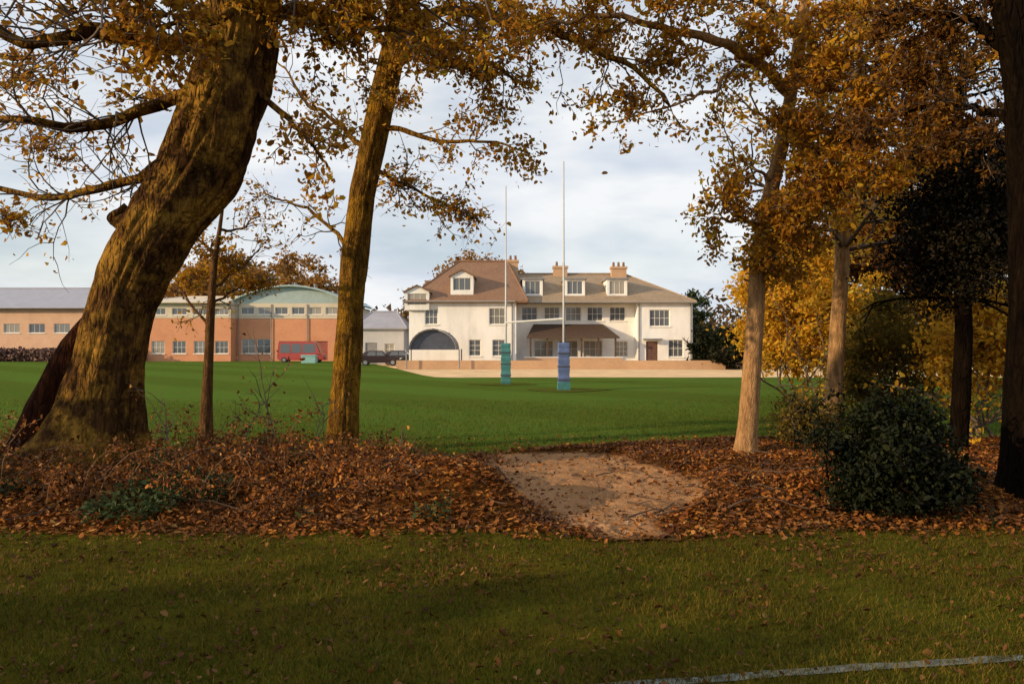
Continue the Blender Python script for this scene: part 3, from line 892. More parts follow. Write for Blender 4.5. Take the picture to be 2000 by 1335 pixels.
for (px, py, dd, rr, nn) in [(800, 60, -0.8, 0.5, 600), (850, 110, -1, 0.45, 500), (930, 130, -1, 0.4, 330), (980, 30, -1.2, 0.5, 450), (1080, 50, -1.6, 0.45, 380), (1180, 60, -1.8, 0.4, 320), (790, 190, -0.3, 0.3, 160), (870, 400, 0.3, 0.42, 230), (800, 370, 0.2, 0.4, 170), (925, 425, 0.4, 0.3, 140), (1290, 100, -2.2, 0.45, 380), (1230, 190, -2.3, 0.35, 200)]:
    blob_leaves(t2, A(px, py, D2 + dd), rr, rr, rr * 0.6, nn, 12, 0.12)
t2.crown_from(tv[-1], 6, 3.0, 0.07, 3, 3, (0.1, 1.3))
t2.crown_from(tv[-3], 4, 2.6, 0.07, 3, 3, (0.1, 0.9))
t2.finish(M['leaf_autumn'], 0.074)

# --- thin brown sapling between the two
D3 = 13.5
b = A(402, 865, D3); b.z = height(b.x, b.y) - 0.05
t3 = Tree('young_tree', (b.x, b.y, b.z), 'thin brown young tree between the leaning oak and the golden trunk', 'tree', seed=14)
tp = [Vector((b.x, b.y, b.z)), A(404, 780, D3), A(408, 690, D3), A(412, 600, D3), A(418, 520, D3), A(428, 450, D3), A(436, 390, D3)]
t3.trunk(tp, [0.13, 0.09, 0.08, 0.068, 0.052, 0.038, 0.02], M['brown_bark'], sides=16, step=6, rough=0.06, flare=0.2, lump=0.1)
for q, (ex, ey) in [((410, 640), (330, 520)), ((415, 560), (520, 470)), ((422, 500), (340, 400)), ((428, 450), (510, 420)), ((432, 410), (390, 360)), ((414, 590), (480, 540))]:
    t3.limb([A(q[0], q[1], D3), A((q[0]+ex)/2, (q[1]+ey)/2 + 10, D3+0.2), A(ex, ey, D3+0.5)], 0.03, 0.008, 3, 8, 0.7, 1, 0.2)
for (px, py, nn) in [(375, 545, 260), (440, 525, 300), (500, 545, 200), (410, 485, 200)]:
    blob_leaves(t3, A(px, py, D3 + 0.3), 0.32, 0.3, 0.22, nn, 8, 0.10)
t3.finish(M['leaf_autumn'], 0.07)

# --- pale trunk right of the path
D4 = 12.2
b = A(1452, 903, D4); b.z = height(b.x, b.y) - 0.08
t4 = Tree('oak_tree', (b.x, b.y, b.z), 'pale sunlit slim trunk right of the sandy path', 'tree', seed=21)
tp = [Vector((b.x, b.y, b.z)), A(1462, 800, D4), A(1470, 700, D4), A(1476, 600, D4), A(1482, 500, D4), A(1500, 400, D4), A(1528, 280, D4), A(1550, 160, D4), A(1570, 30, D4), A(1590, -150, D4)]
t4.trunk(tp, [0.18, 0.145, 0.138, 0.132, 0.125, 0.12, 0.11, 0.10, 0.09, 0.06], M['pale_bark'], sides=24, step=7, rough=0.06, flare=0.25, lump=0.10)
tv = [Vector(p) for p in tp]
t4.limb([A(1492, 440, D4), A(1450, 430, D4-0.3), A(1410, 430, D4-0.5), A(1385, 445, D4-0.6)], 0.04, 0.012, 11, 12, 0.6, 1, 0.15, droop=0.06)
t4.limb([A(1510, 360, D4), A(1480, 330, D4-0.3), A(1450, 360, D4-0.6), A(1420, 390, D4-0.8)], 0.03, 0.010, 8, 8, 0.5, 1, 0.2)
t4.limb([A(1545, 180, D4), A(1480, 120, D4-0.4), A(1400, 80, D4-0.8), A(1290, 50, D4-1.1), A(1180, 30, D4-1.3), A(1080, 40, D4-1.4)], 0.10, 0.02, 11, 24, 0.9, 1, 0.1, droop=0.02)
t4.limb([A(1480, 120, D4-0.4), A(1430, 140, D4-0.7), A(1380, 180, D4-1.0), A(1300, 210, D4-1.2), A(1170, 240, D4-1.4)], 0.035, 0.009, 7, 11, 0.5, 1, 0.1, droop=0.1)
t4.limb([A(1525, 280, D4), A(1600, 260, D4-0.4), A(1700, 270, D4-0.8), A(1800, 250, D4-1)], 0.07, 0.02, 14, 20, 0.9, 1, 0.1)
t4.limb([A(1555, 120, D4), A(1640, 100, D4-0.4), A(1740, 120, D4-0.8), A(1850, 90, D4-1)], 0.07, 0.02, 14, 22, 0.95, 1, 0.1)
t4.limb([A(1560, 60, D4), A(1480, 0, D4-0.6), A(1380, -30, D4-1.2), A(1200, -50, D4-1.6)], 0.07, 0.02, 13, 18, 1.0, 1, 0.1)
t4.limb([A(1505, 390, D4), A(1560, 380, D4-0.5), A(1620, 400, D4-0.7)], 0.05, 0.012, 15, 14, 0.8, 1, 0.1)
t4.limb([A(1490, 470, D4), A(1530, 460, D4-0.4), A(1580, 500, D4-0.5)], 0.04, 0.012, 15, 10, 0.7, 1, 0.1, droop=0.1)
for (px, py, dd, rr, nn) in [(1535, 430, -0.7, 0.5, 900), (1590, 340, -0.9, 0.55, 1000), (1500, 500, -0.5, 0.35, 450), (1540, 240, -0.8, 0.45, 700), (1640, 220, -1.0, 0.6, 1000), (1580, 130, -0.9, 0.5, 800), (1690, 120, -1.2, 0.7, 1100), (1620, 40, -0.8, 0.6, 900), (1480, 60, -1.0, 0.5, 700), (1760, 200, -1.4, 0.6, 900), (1700, 330, -1.2, 0.6, 900), (1540, 530, -0.2, 0.35, 400)]:
    c = A(px, py, D4 + dd)
    blob_leaves(t4, c, rr, rr, rr * 0.7, nn, 14, 0.13)
t4.crown_from(tv[-1], 6, 2.8, 0.06, 3, 5, (0.1, 1.3))
t4.finish(M['leaf_autumn'], 0.074)

# --- second pale trunk farther right
D5 = 15.5
b = A(1622, 852, D5); b.z = -0.05
t5 = Tree('beech_tree', (b.x, b.y, b.z), 'slim tan trunk behind the dark holly bush', 'tree', seed=33)
tp = [Vector((b.x, b.y, b.z)), A(1628, 760, D5), A(1634, 680, D5), A(1640, 590, D5), A(1646, 490, D5), A(1650, 390, D5), A(1660, 280, D5), A(1675, 150, D5)]
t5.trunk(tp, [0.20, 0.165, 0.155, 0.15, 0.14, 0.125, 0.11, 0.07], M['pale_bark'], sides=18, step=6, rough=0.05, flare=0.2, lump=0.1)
tv = [Vector(p) for p in tp]
for k, q in enumerate(tv[4:]):
    t5.crown_from(q, 4, 2.3, 0.05, 2, 12, (0.0, 0.9), kids=(3, 5))
t5.crown_from(tv[-1], 4, 2.4, 0.06, 2, 12, (0.3, 1.3))
t5.finish(M['leaf_gold'], 0.10)

# --- dark trunk at the right edge
D6 = 8.6
b = A(2016, 960, D6); b.z = height(b.x, b.y) - 0.1
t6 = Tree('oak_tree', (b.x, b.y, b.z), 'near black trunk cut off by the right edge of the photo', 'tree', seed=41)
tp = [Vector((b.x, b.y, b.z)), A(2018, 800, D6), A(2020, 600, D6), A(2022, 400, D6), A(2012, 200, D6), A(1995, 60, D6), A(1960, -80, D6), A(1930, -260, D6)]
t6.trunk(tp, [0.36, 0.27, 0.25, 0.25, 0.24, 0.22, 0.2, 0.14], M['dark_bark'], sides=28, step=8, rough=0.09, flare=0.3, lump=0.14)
tv = [Vector(p) for p in tp]
t6.limb([A(1995, 120, D6), A(1930, 60, D6+0.3), A(1840, 20, D6+0.6), A(1720, 30, D6+0.8)], 0.09, 0.02, 12, 18, 0.9, 1, 0.1)
t6.limb([A(2000, 260, D6), A(1940, 220, D6+0.5), A(1860, 200, D6+1), A(1770, 220, D6+1.3)], 0.06, 0.02, 12, 15, 0.8, 1, 0.1)
for (px, py, dd, rr, nn) in [(1790, 130, 0.9, 0.45, 700), (1850, 50, 0.7, 0.45, 700), (1900, 250, 0.8, 0.4, 500), (1740, 50, 1.0, 0.4, 600), (1830, 280, 1.2, 0.45, 500), (1700, 250, 1.4, 0.35, 400)]:
    blob_leaves(t6, A(px, py, D6 + dd), rr, rr, rr * 0.7, nn, 12, 0.11)  # darker brown clumps put the canopy's backlit shade into leaf colour
t6.crown_from(tv[-1], 6, 2.8, 0.08, 3, 6, (0.1, 1.3))
t6.finish(M['leaf_brown'], 0.06)

# --- shrubs and small trees of the right-hand thicket
def shrub(name, label, cat, base, stems, Ln, rad, lvl, leafn, mat, size, elev=(0.5, 1.4), seed=1, group=None, kids=(3, 5), wood=None, jit=0.08, up=0.05):
    t = Tree(name, base, label, cat, group, seed)
    for k in range(stems):
        p = Vector(base) + Vector((t.r.gauss(0, 0.12), t.r.gauss(0, 0.12), 0))
        t.crown_from(p, 1, Ln, rad, lvl, leafn, elev, kids=kids, jit=jit, up=up)
    t.finish(mat, size, wood, wname='stems')
    return t

def gbase(px, d, dz=-0.03):
    x = (px - 1000) / F * d
    return (x, d, (height(x, d) if d < 20 else 0) + dz)

bb = gbase(1738, 8.05)
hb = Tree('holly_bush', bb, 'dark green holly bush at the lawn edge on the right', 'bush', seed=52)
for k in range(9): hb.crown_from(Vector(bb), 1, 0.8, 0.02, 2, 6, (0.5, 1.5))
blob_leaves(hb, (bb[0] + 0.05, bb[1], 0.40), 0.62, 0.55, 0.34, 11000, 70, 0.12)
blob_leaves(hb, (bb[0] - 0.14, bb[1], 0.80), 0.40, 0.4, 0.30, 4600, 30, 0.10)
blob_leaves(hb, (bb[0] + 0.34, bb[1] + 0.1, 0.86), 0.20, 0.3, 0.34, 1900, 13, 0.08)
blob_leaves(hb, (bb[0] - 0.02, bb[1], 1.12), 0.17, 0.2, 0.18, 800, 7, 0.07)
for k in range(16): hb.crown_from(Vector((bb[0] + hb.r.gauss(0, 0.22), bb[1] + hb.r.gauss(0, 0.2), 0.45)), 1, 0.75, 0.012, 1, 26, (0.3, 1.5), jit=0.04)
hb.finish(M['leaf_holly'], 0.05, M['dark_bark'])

bb = gbase(1870, 12.5)
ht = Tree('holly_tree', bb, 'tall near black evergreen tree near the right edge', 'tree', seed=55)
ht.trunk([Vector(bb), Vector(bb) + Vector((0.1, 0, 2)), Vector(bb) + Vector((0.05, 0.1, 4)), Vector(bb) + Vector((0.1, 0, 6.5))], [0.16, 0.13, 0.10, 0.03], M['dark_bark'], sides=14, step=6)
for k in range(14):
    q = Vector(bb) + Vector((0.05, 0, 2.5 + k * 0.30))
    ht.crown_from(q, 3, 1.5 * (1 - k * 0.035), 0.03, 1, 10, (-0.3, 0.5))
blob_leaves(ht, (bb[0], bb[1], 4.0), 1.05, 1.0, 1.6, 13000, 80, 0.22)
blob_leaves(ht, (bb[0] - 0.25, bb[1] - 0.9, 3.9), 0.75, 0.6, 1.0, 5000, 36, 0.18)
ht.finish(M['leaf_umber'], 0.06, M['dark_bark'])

TH = 'golden and olive bushes in the right-hand thicket'
def thicket(name, label, cat, px, d, h, rx, n, clumps, mat, size, seed, z0=0.25, wood=None):
    bb = gbase(px, d)
    t = Tree(name, bb, label, cat, TH, seed)
    for k in range(5): t.crown_from(Vector(bb) + Vector((t.r.gauss(0, .2), t.r.gauss(0, .2), 0)), 1, h * 0.62, 0.035, 2, 5, (0.75, 1.45))
    blob_leaves(t, (bb[0], bb[1], h * (0.5 + z0 / 2)), rx, rx, h * (0.5 - z0 / 2), n, clumps, 0.2)
    t.finish(mat, size, wood, wname='stems')
thicket('hazel_bush', 'bright golden leafed hazel behind the pale sunlit trunk', 'bush', 1558, 20.5, 4.3, 1.55, 17000, 120, M['leaf_gold'], 0.105, 61, 0.26)
thicket('hazel_bush', 'golden leafed hazel just right of the slim tan trunk', 'bush', 1690, 21.5, 3.8, 0.95, 6000, 50, M['leaf_gold'], 0.09, 68, 0.2)
thicket('hazel_bush', 'olive green bush behind the dark holly bush', 'bush', 1735, 16, 2.8, 0.95, 7000, 60, M['leaf_olive'], 0.085, 62, 0.1)
thicket('hazel_bush', 'golden brown bush beside the dark right edge trunk', 'bush', 1905, 14.5, 3.2, 1.0, 7000, 60, M['leaf_gold'], 0.085, 63, 0.25)
thicket('hazel_bush', 'low olive shrub at the foot of the slim tan trunk', 'bush', 1580, 13.6, 0.95, 0.5, 2600, 40, M['leaf_olive'], 0.06, 64, 0.05)
thicket('hazel_bush', 'tall brown leafed tree crowding the upper right', 'tree', 1780, 24, 8.5, 3.4, 20000, 150, M['leaf_brown'], 0.15, 65, 0.3)
thicket('hazel_bush', 'amber leafed tree behind the two pale trunks', 'tree', 1610, 27, 8.0, 2.4, 18000, 140, M['leaf_autumn'], 0.15, 66, 0.2)
thicket('hazel_bush', 'shadowy brown tree at the back of the thicket', 'tree', 1930, 30, 11.0, 4.4, 20000, 150, M['leaf_brown'], 0.18, 67, 0.1)

thicket('hazel_bush', 'brown leafed bush beyond the dark right edge trunk', 'bush', 2130, 19, 5.5, 2.0, 7000, 70, M['leaf_brown'], 0.13, 69, 0.1)

# --- dead bracken and brambles on the left part of the bank: nobody could count it
random.seed(77)
br = MB(); brl = []
rb = random.Random(78)
for k in range(520):
    y = rb.uniform(8.0, 12.3); x = rb.uniform(-0.72 * y - 1, -0.13 * y if rb.random() < 0.9 else 0.0)
    if x > -0.4 and y < 10.5: continue
    dens = fbm(x, y, 0.8, 17.0)
    if dens < -0.15 and rb.random() < 0.75: continue
    h = rb.uniform(0.25, 0.75) * (1.0 + 0.6 * dens) * (0.75 if x > -2.5 else 1.1)
    p = Vector((x, y, height(x, y)))
    d = Vector((rb.gauss(0, 0.5), rb.gauss(0, 0.5), 1)).normalized()
    pts = [p]
    for i in range(5):
        d = (d + Vector((d.x * 0.35 + rb.gauss(0, 0.12), d.y * 0.35 + rb.gauss(0, 0.12), -0.22 * i / 2))).normalized()
        pts.append(pts[-1] + d * h / 4)
    br.tube(pts, [0.006, 0.005, 0.0045, 0.004, 0.003, 0.002], 3, False)
    for _ in range(60):
        kk = rb.uniform(0.8, 5); i = min(int(kk), 4)
        q = pts[i].lerp(pts[i+1], kk - i)
        brl.append((q.x + rb.gauss(0, 0.07), q.y + rb.gauss(0, 0.07), q.z + rb.gauss(0, 0.05)))
o = br.build('bracken_stems', simple('dead_stem', (0.17, 0.095, 0.045), 0.9, 0.4, 8))
tag(o, 'tangled dead bracken stems on the left bank', 'bracken', kind='stuff')
o = link_mesh('bracken_fronds', leaves_mesh('bracken_fronds', np.array(brl), 0.042, 0.35), M['leaf_rust'])
tag(o, 'withered rust brown bracken fronds on the left bank', 'bracken', kind='stuff')
# fallen sticks
st = MB(); rs = random.Random(83)
for k in range(110):
    y = rs.uniform(7.7, 12.3); x = rs.uniform(-0.7, 0.7) * y
    a = rs.uniform(0, 6.283); L_ = rs.uniform(0.15, 0.75); r_ = rs.uniform(0.004, 0.012)
    pts = []
    for i in range(4):
        qx = x + math.cos(a) * L_ * i / 3 + rs.gauss(0, 0.02); qy = y + math.sin(a) * L_ * i / 3 + rs.gauss(0, 0.02)
        pts.append((qx, qy, height(qx, qy) + 0.04 + rs.uniform(0, 0.04) * i))
    st.tube(pts, [r_, r_ * 0.85, r_ * 0.7, r_ * 0.5], 5, True)
o = st.build('fallen_sticks', simple('stick_bark', (0.075, 0.045, 0.026), 0.9, 0.45, 9))
tag(o, 'small dead sticks lying among the fallen leaves', 'sticks', kind='stuff')
# some green ivy and bramble leaves low on the bank
P = scatter(2600, 7.5, 10.5, lambda y: 0.7 * y, lambda x, y: x < -0.6 and fbm(x, y, 0.9, 51.0) > 0.22)
P[:, 2] += rngn.uniform(0.02, 0.2, len(P))
o = link_mesh('bramble_leaves', leaves_mesh('bramble_leaves', P, 0.055, 0.3, 0.6), M['leaf_green'])
tag(o, 'low green bramble leaves among the fallen leaves', 'brambles', kind='stuff')
# tangled thin saplings / whips
WH = 'bare whips growing from the left bank'
for k, (px, d, h, lean) in enumerate([(505, 11.5, 1.4, 0.3), (545, 11.0, 1.1, -0.35), (455, 10.4, 1.0, 0.5), (335, 9.6, 0.9, -0.3), (600, 10.8, 0.9, 0.4), (760, 10.2, 0.7, 0.5)]):
    bb = gbase(px, d)
    lab = ['tallest bare whip between sapling and golden trunk', 'bare whip leaning left before the golden trunk', 'bare whip leaning right below the thin sapling', 'bare whip at the oak foot', 'short bare whip left of the golden trunk base', 'short bare whip right of the golden trunk base'][k]
    t = Tree('bare_whip', bb, lab, 'shoot', WH, 90 + k)
    t.grow(Vector(bb), Vector((lean, 0.1, 1)), h, 0.014, 2, 1, 0.06, 0.16, (2, 4))
    t.finish(M['leaf_rust'], 0.06, wname='stem')

# --- trees standing outside the frame to the left, whose shade lies over the lawn
def offtree(base, h, rx, n, clumps, label, seed):
    t = Tree('oak_tree', base, label, 'tree', 'trees outside the frame shading the lawn', seed)
    B = Vector(base)
    t.trunk([B, B + Vector((0.1, 0, h * 0.3)), B + Vector((0, 0.1, h * 0.6))], [0.3, 0.24, 0.12], M['oak_bark'], 14, 4)
    t.crown_from(B + Vector((0, 0.1, h * 0.55)), 5, h * 0.35, 0.09, 2, 0, (0.1, 1.2))
    blob_leaves(t, (B.x, B.y, h * 0.55), rx, rx, h * 0.48, n, clumps, 0.35)
    t.finish(M['leaf_brown'], 0.2, simple_leaf=True)
offtree((-14.5, -2.0, -0.05), 4.4, 2.5, 5500, 60, 'leafy brown tree shading the lawn from beyond the left edge', 201)
offtree((-12.5, -5.8, -0.05), 4.6, 2.8, 5500, 60, 'leafy brown tree left behind the viewpoint', 202)
offtree((-11.5, -9.8, -0.05), 4.8, 2.8, 5500, 60, 'leafy brown tree farthest behind the viewpoint', 203)
offtree((-16.0, 5.6, -0.05), 4.7, 1.9, 3600, 36, 'small leafy tree beside the field beyond the left edge', 204)

# ------------------------------------------------------------------ buildings
def wall_front(mb, x0, x1, z0, z1, y, ops, depth=0.18):
    xs_ = sorted({x0, x1, *[o[0] for o in ops], *[o[1] for o in ops]})
    zs_ = sorted({z0, z1, *[o[2] for o in ops], *[o[3] for o in ops]})
    for a, b_ in zip(xs_, xs_[1:]):
        for c, d in zip(zs_, zs_[1:]):
            mx, mz = (a + b_) / 2, (c + d) / 2
            if any(o[0] < mx < o[1] and o[2] < mz < o[3] for o in ops): continue
            mb.add([(a, y, c), (b_, y, c), (b_, y, d), (a, y, d)], [(0, 1, 2, 3)])
    for (a, b_, c, d) in ops:
        e = y + depth
        mb.add([(a,y,c),(b_,y,c),(b_,y,d),(a,y,d),(a,e,c),(b_,e,c),(b_,e,d),(a,e,d)], [(0,4,5,1),(1,5,6,2),(2,6,7,3),(3,7,4,0)])

def shell(mb, x0, x1, y0, y1, z0, z1):
    """side and back walls"""
    mb.add([(x0,y0,z0),(x1,y0,z0),(x1,y1,z0),(x0,y1,z0),(x0,y0,z1),(x1,y0,z1),(x1,y1,z1),(x0,y1,z1)], [(1,2,6,5),(2,3,7,6),(3,0,4,7)])

def window(parent, x0, x1, z0, z1, y, nx=2, nz=3, fr=0.07, frame='white', sill=True, name='window'):
    """window set into an opening whose face is at y; frame plus panes, bars and sill"""
    yy = y + 0.10
    pane_mat = random.choice(['glass', 'glass', 'glass_pale', 'glass_curtain'])
    m = MB()
    m.box(x0, x0+fr, yy, yy+0.06, z0, z1); m.box(x1-fr, x1, yy, yy+0.06, z0, z1)
    m.box(x0+fr, x1-fr, yy, yy+0.06, z0, z0+fr); m.box(x0+fr, x1-fr, yy, yy+0.06, z1-fr, z1)
    w = m.build(name, M[frame], parent)
    cw, cz = (x1 - x0 - 2*fr) / nx, (z1 - z0 - 2*fr) / nz
    bw = 0.018
    for i in range(1, nx):
        xc = x0 + fr + cw * i
        MB().box(xc-bw, xc+bw, yy+0.005, yy+0.045, z0+fr, z1-fr).build('glazing_bar', M[frame], w)
    for j in range(1, nz):
        zc = z0 + fr + cz * j
        MB().box(x0+fr, x1-fr, yy+0.009, yy+0.041, zc-bw, zc+bw).build('glazing_bar', M[frame], w)
    for i in range(nx):
        for j in range(nz):
            a = x0+fr+cw*i; c = z0+fr+cz*j
            MB().add([(a, yy+0.03, c), (a+cw, yy+0.03, c), (a+cw, yy+0.03+random.uniform(-0.004, 0.004), c+cz), (a, yy+0.03, c+cz)], [(0,1,2,3)]).build('pane', M[pane_mat], w)
    if sill:
        MB().box(x0-0.08, x1+0.08, y-0.07, y+0.098, z0-0.09, z0-0.003).build('sill', M[frame], w)
    return w

def hip_roof(x0, x1, y0, y1, z0, rx0, rx1, ry, zr, name, mat, parent, th=0.14):
    m = MB()
    E = [(x0,y0,z0),(x1,y0,z0),(x1,y1,z0),(x0,y1,z0)]
    E2 = [(a,b_,c-th) for a,b_,c in E]
    R = [(rx0,ry,zr),(rx1,ry,zr)]
    m.add(E + R + E2, [(0,1,5,4),(1,2,5),(2,3,4,5),(3,0,4),(6,9,8,7),(0,6,7,1),(1,7,8,2),(2,8,9,3),(3,9,6,0)])
    r = m.build(name, mat, parent)
    rd = MB()
    rd.tube([(rx0,ry,zr+0.02),(rx1,ry,zr+0.02)], [0.12,0.12], 8)
    for e, q in ((E[0],R[0]),(E[1],R[1]),(E[2],R[1]),(E[3],R[0])): rd.tube([e, q], [0.09,0.09], 6)
    rd.build('ridge_tile', mat, r)
    return r

def HX(px, d=73.0): return (px - 1000) / F * d
def HZz(py, d=73.0): return CH - (py - HZ) / F * d

house = empty('manor_house', (0, 73, 0))
tag(house, 'large cream rendered house with brown hipped roof, dormers and chimneys', 'house')
YM, YL, YR = 0.0, -2.6, -1.4      # faces of main block, left wing, right wing (local)
EZ = 6.0
# openings ---------------------------------------------------------------
mx0, mx1 = HX(1008), HX(1240)
up_main = [(HX(p) - 0.75, HX(p) + 0.75, 3.95+0.35, 5.65) for p in (1034, 1078, 1120, 1162, 1206)]
lo_main = [(HX(p) - 0.9, HX(p) + 0.9, 0.15, 2.45) for p in (1062, 1110, 1158)] + [(HX(1214)-0.6, HX(1214)+0.6, 0.9, 2.4)]
mb = MB(); wall_front(mb, mx0, mx1, 0, EZ, YM, up_main + lo_main); shell(mb, mx0, mx1, YM, 10, 0, EZ)
mb.build('wall', M['render'], house)
for o_ in up_main: window(house, *o_, YM, 3, 2)
for o_ in lo_main: window(house, *o_, YM, 3, 3, sill=False)
lx0, lx1 = HX(806), HX(1008) - 0.003
up_l = [(HX(848)-0.6, HX(848)+0.6, 3.9, 5.3), (HX(972)-0.75, HX(972)+0.75, 3.9, 5.4)]
lo_l = [(HX(930)-0.55, HX(930)+0.55, 1.0, 2.5), (HX(975)-0.6, HX(975)+0.6, 1.0, 2.5)]
mb = MB(); wall_front(mb, lx0, lx1, 0, EZ, YL, up_l + lo_l); shell(mb, lx0, lx1, YL, 10, 0, EZ)
mb.build('wall', M['render'], house)
for o_ in up_l: window(house, *o_, YL, 3, 2)
for o_ in lo_l: window(house, *o_, YL, 2, 3)
rx0, rx1 = HX(1240) + 0.003, HX(1346)
up_r = [(HX(1283)-0.95, HX(1283)+0.95, 3.75, 5.3)]
lo_r = [(HX(1314)-0.7, HX(1314)+0.7, 0.9, 2.5)]
dr = (HX(1268)-0.55, HX(1268)+0.55, 0.02, 2.35)
mb = MB(); wall_front(mb, rx0, rx1, 0, EZ, YR, up_r + lo_r + [dr]); shell(mb, rx0, rx1, YR, 10, 0, EZ)
mb.build('wall', M['render'], house)
for o_ in up_r: window(house, *o_, YR, 4, 2)
for o_ in lo_r: window(house, *o_, YR, 3, 2)
dm = MB().box(dr[0], dr[1], YR+0.1, YR+0.15, dr[2], dr[3])
door = dm.build('door', M['door'], house)
for j in (0.25, 1.25):
    for i in (0, 1):
        MB().box(dr[0]+0.1+i*0.5, dr[0]+0.5+i*0.5, YR+0.085, YR+0.099, j, j+0.85).build('door_panel', M['door'], door)
MB().tube([(dr[1]-0.12, YR+0.04, 1.1), (dr[1]-0.12, YR+0.1, 1.1)], [0.035, 0.03], 8).build('handle', M['lead'], door)
MB().box(dr[0]-0.3, dr[1]+0.3, YR-0.75, YR-0.003, 2.5, 2.62).build('door_canopy', M['lead'], house)
# roofs ------------------------------------------------------------------
main_roof = hip_roof(HX(1000), HX(1352), YR-0.45, 10.6, EZ+0.05, HX(1012), HX(1235), 4.8, 9.2, 'roof', M['roof_grey'], house)
left_roof = hip_roof(HX(796), HX(1030), YL-0.5, 10.4, EZ+0.012, HX(892), HX(990), 3.6, 10.35, 'roof', M['roof_warm'], house)
for (a, b_, y) in ((HX(1000), HX(1352), YR-0.45), (HX(796), HX(1006), YL-0.5)):
    MB().tube([(a, y-0.06, EZ-0.03), (b_, y-0.06, EZ-0.03)], [0.07, 0.07], 8).build('gutter', M['pipe'], house)
for (p, y) in ((1243, YR), (1000, YL), (1342, YR)):
    MB().tube([(HX(p), y-0.07, 0), (HX(p), y-0.07, EZ-0.05)], [0.05, 0.05], 8).build('downpipe', M['pipe'], house)
# dormers
def dormer(px, zb, zt, w, yf, depth, gable=True, mat='render', roofm='roof_grey'):
    x = HX(px)
    z1 = zt - (0.55 if gable else 0.14)
    mb = MB()
    op = (x-w/2+0.22, x+w/2-0.22, zb+0.45, z1-0.15)
    wall_front(mb, x-w/2, x+w/2, zb, z1, yf, [op], 0.12)
    shell(mb, x-w/2, x+w/2, yf, yf+depth, zb, z1)
    if gable: mb.add([(x-w/2, yf, z1), (x+w/2, yf, z1), (x, yf, zt)], [(0,1,2)])
    d = mb.build('dormer', M[mat], house)
    window(d, *op, yf-0.02, 3, 1, 0.05, sill=False)
    o_ = 0.18
    r = MB()
    if gable:
        for s in (-1, 1):
            e = (x + s*(w/2+o_), z1 - o_*0.55/(w/2)); 
            r.add([(x, yf-0.2, zt+0.03), (e[0], yf-0.2, e[1]+0.03), (e[0], yf+depth, e[1]+0.03), (x, yf+depth, zt+0.03), (x, yf-0.2, zt+0.12), (e[0], yf-0.2, e[1]+0.12), (e[0], yf+depth, e[1]+0.12), (x, yf+depth, zt+0.12)], [(0,1,2,3),(7,6,5,4),(0,4,5,1),(1,5,6,2),(2,6,7,3)])
    else:
        r.box(x-w/2-o_, x+w/2+o_, yf-0.22, yf+depth, z1+0.003, z1+0.14)
    r.build('dormer_roof', M[roofm], d)
for p in (1040, 1122, 1204): dormer(p, 6.35, 8.35, 1.9, -0.55, 5.0, False, roofm='lead')
dormer(905, 6.6, 8.9, 2.1, -2.1, 4.5, True, roofm='roof_warm')
dormer(822, 5.2, 7.4, 2.2, -2.95, 3.4, True, roofm='roof_warm')
# chimneys
def chimney(px, z0, z1, y, w, d, parent):
    x = HX(px)
    c = MB().box(x-w/2, x+w/2, y, y+d, z0, z1-0.35).build('chimney', M['brick_tan'], parent)
    MB().box(x-w/2-0.09, x+w/2+0.09, y-0.09, y+d+0.09, z1-0.35, z1-0.12).build('chimney_cap', M['brick_tan'], c)
    k = max(2, int(w / 0.5))
    for i in range(k):
        xx = x - w/2 + w * (i + 0.5) / k
        MB().tube([(xx, y+d/2, z1-0.12), (xx, y+d/2, z1+0.35)], [0.14, 0.11], 10).build('chimney_pot', M['roof_warm'], c)
chimney(1100, 8.2, 10.1, 4.2, 1.4, 0.8, main_roof)
chimney(1220, 7.4, 10.0, 3.8, 1.5, 0.8, main_roof)
chimney(1002, 8.0, 10.6, 3.2, 1.0, 0.9, left_roof)
# veranda with a brown tiled lean-to roof, posts and a low brick wall
vx0, vx1 = HX(1032), HX(1196)
v = MB()
zt, zb = 4.0, 2.75
v.add([(vx0+0.5, YM-0.02, zt), (vx1-0.9, YM-0.02, zt), (vx1+0.3, YM-2.8, zb), (vx0-0.2, YM-2.8, zb), (vx0+0.5, YM-0.02, zt-0.14), (vx1-0.9, YM-0.02, zt-0.14), (vx1+0.3, YM-2.8, zb-0.14), (vx0-0.2, YM-2.8, zb-0.14)], [(3,2,1,0),(4,5,6,7),(3,7,6,2),(2,6,5,1),(0,4,7,3)])
veranda = v.build('veranda_roof', M['dark_wood'], house)
for i in range(6):
    x = vx0 + 0.15 + (vx1 - vx0 - 0.2) * i / 5
    MB().box(x-0.08, x+0.08, YM-2.65, YM-2.49, 0.9, zb+0.03).build('veranda_post', M['dark_wood'], house)
MB().box(vx0-0.4, vx1+0.5, YM-3.0, YM-2.7, 0, 0.85).build('terrace_wall', M['brick_tan'], house)
MB().box(vx0-0.45, vx1+0.55, YM-3.05, YM-2.65, 0.853, 0.93).build('coping', M['render'], house)
# plinth of tan brick
for (a, b_, y) in ((lx0, lx1, YL), (rx0, dr[0]-0.05, YR), (dr[1]+0.05, rx1, YR)):
    MB().box(a, b_, y-0.05, y-0.004, 0, 0.55).build('plinth', M['brick_tan'], house)
MB().box(HX(800), HX(1460), -8.4, -8.1, -0.03, 0.7).build('boundary_wall', M['brick_tan'], house)

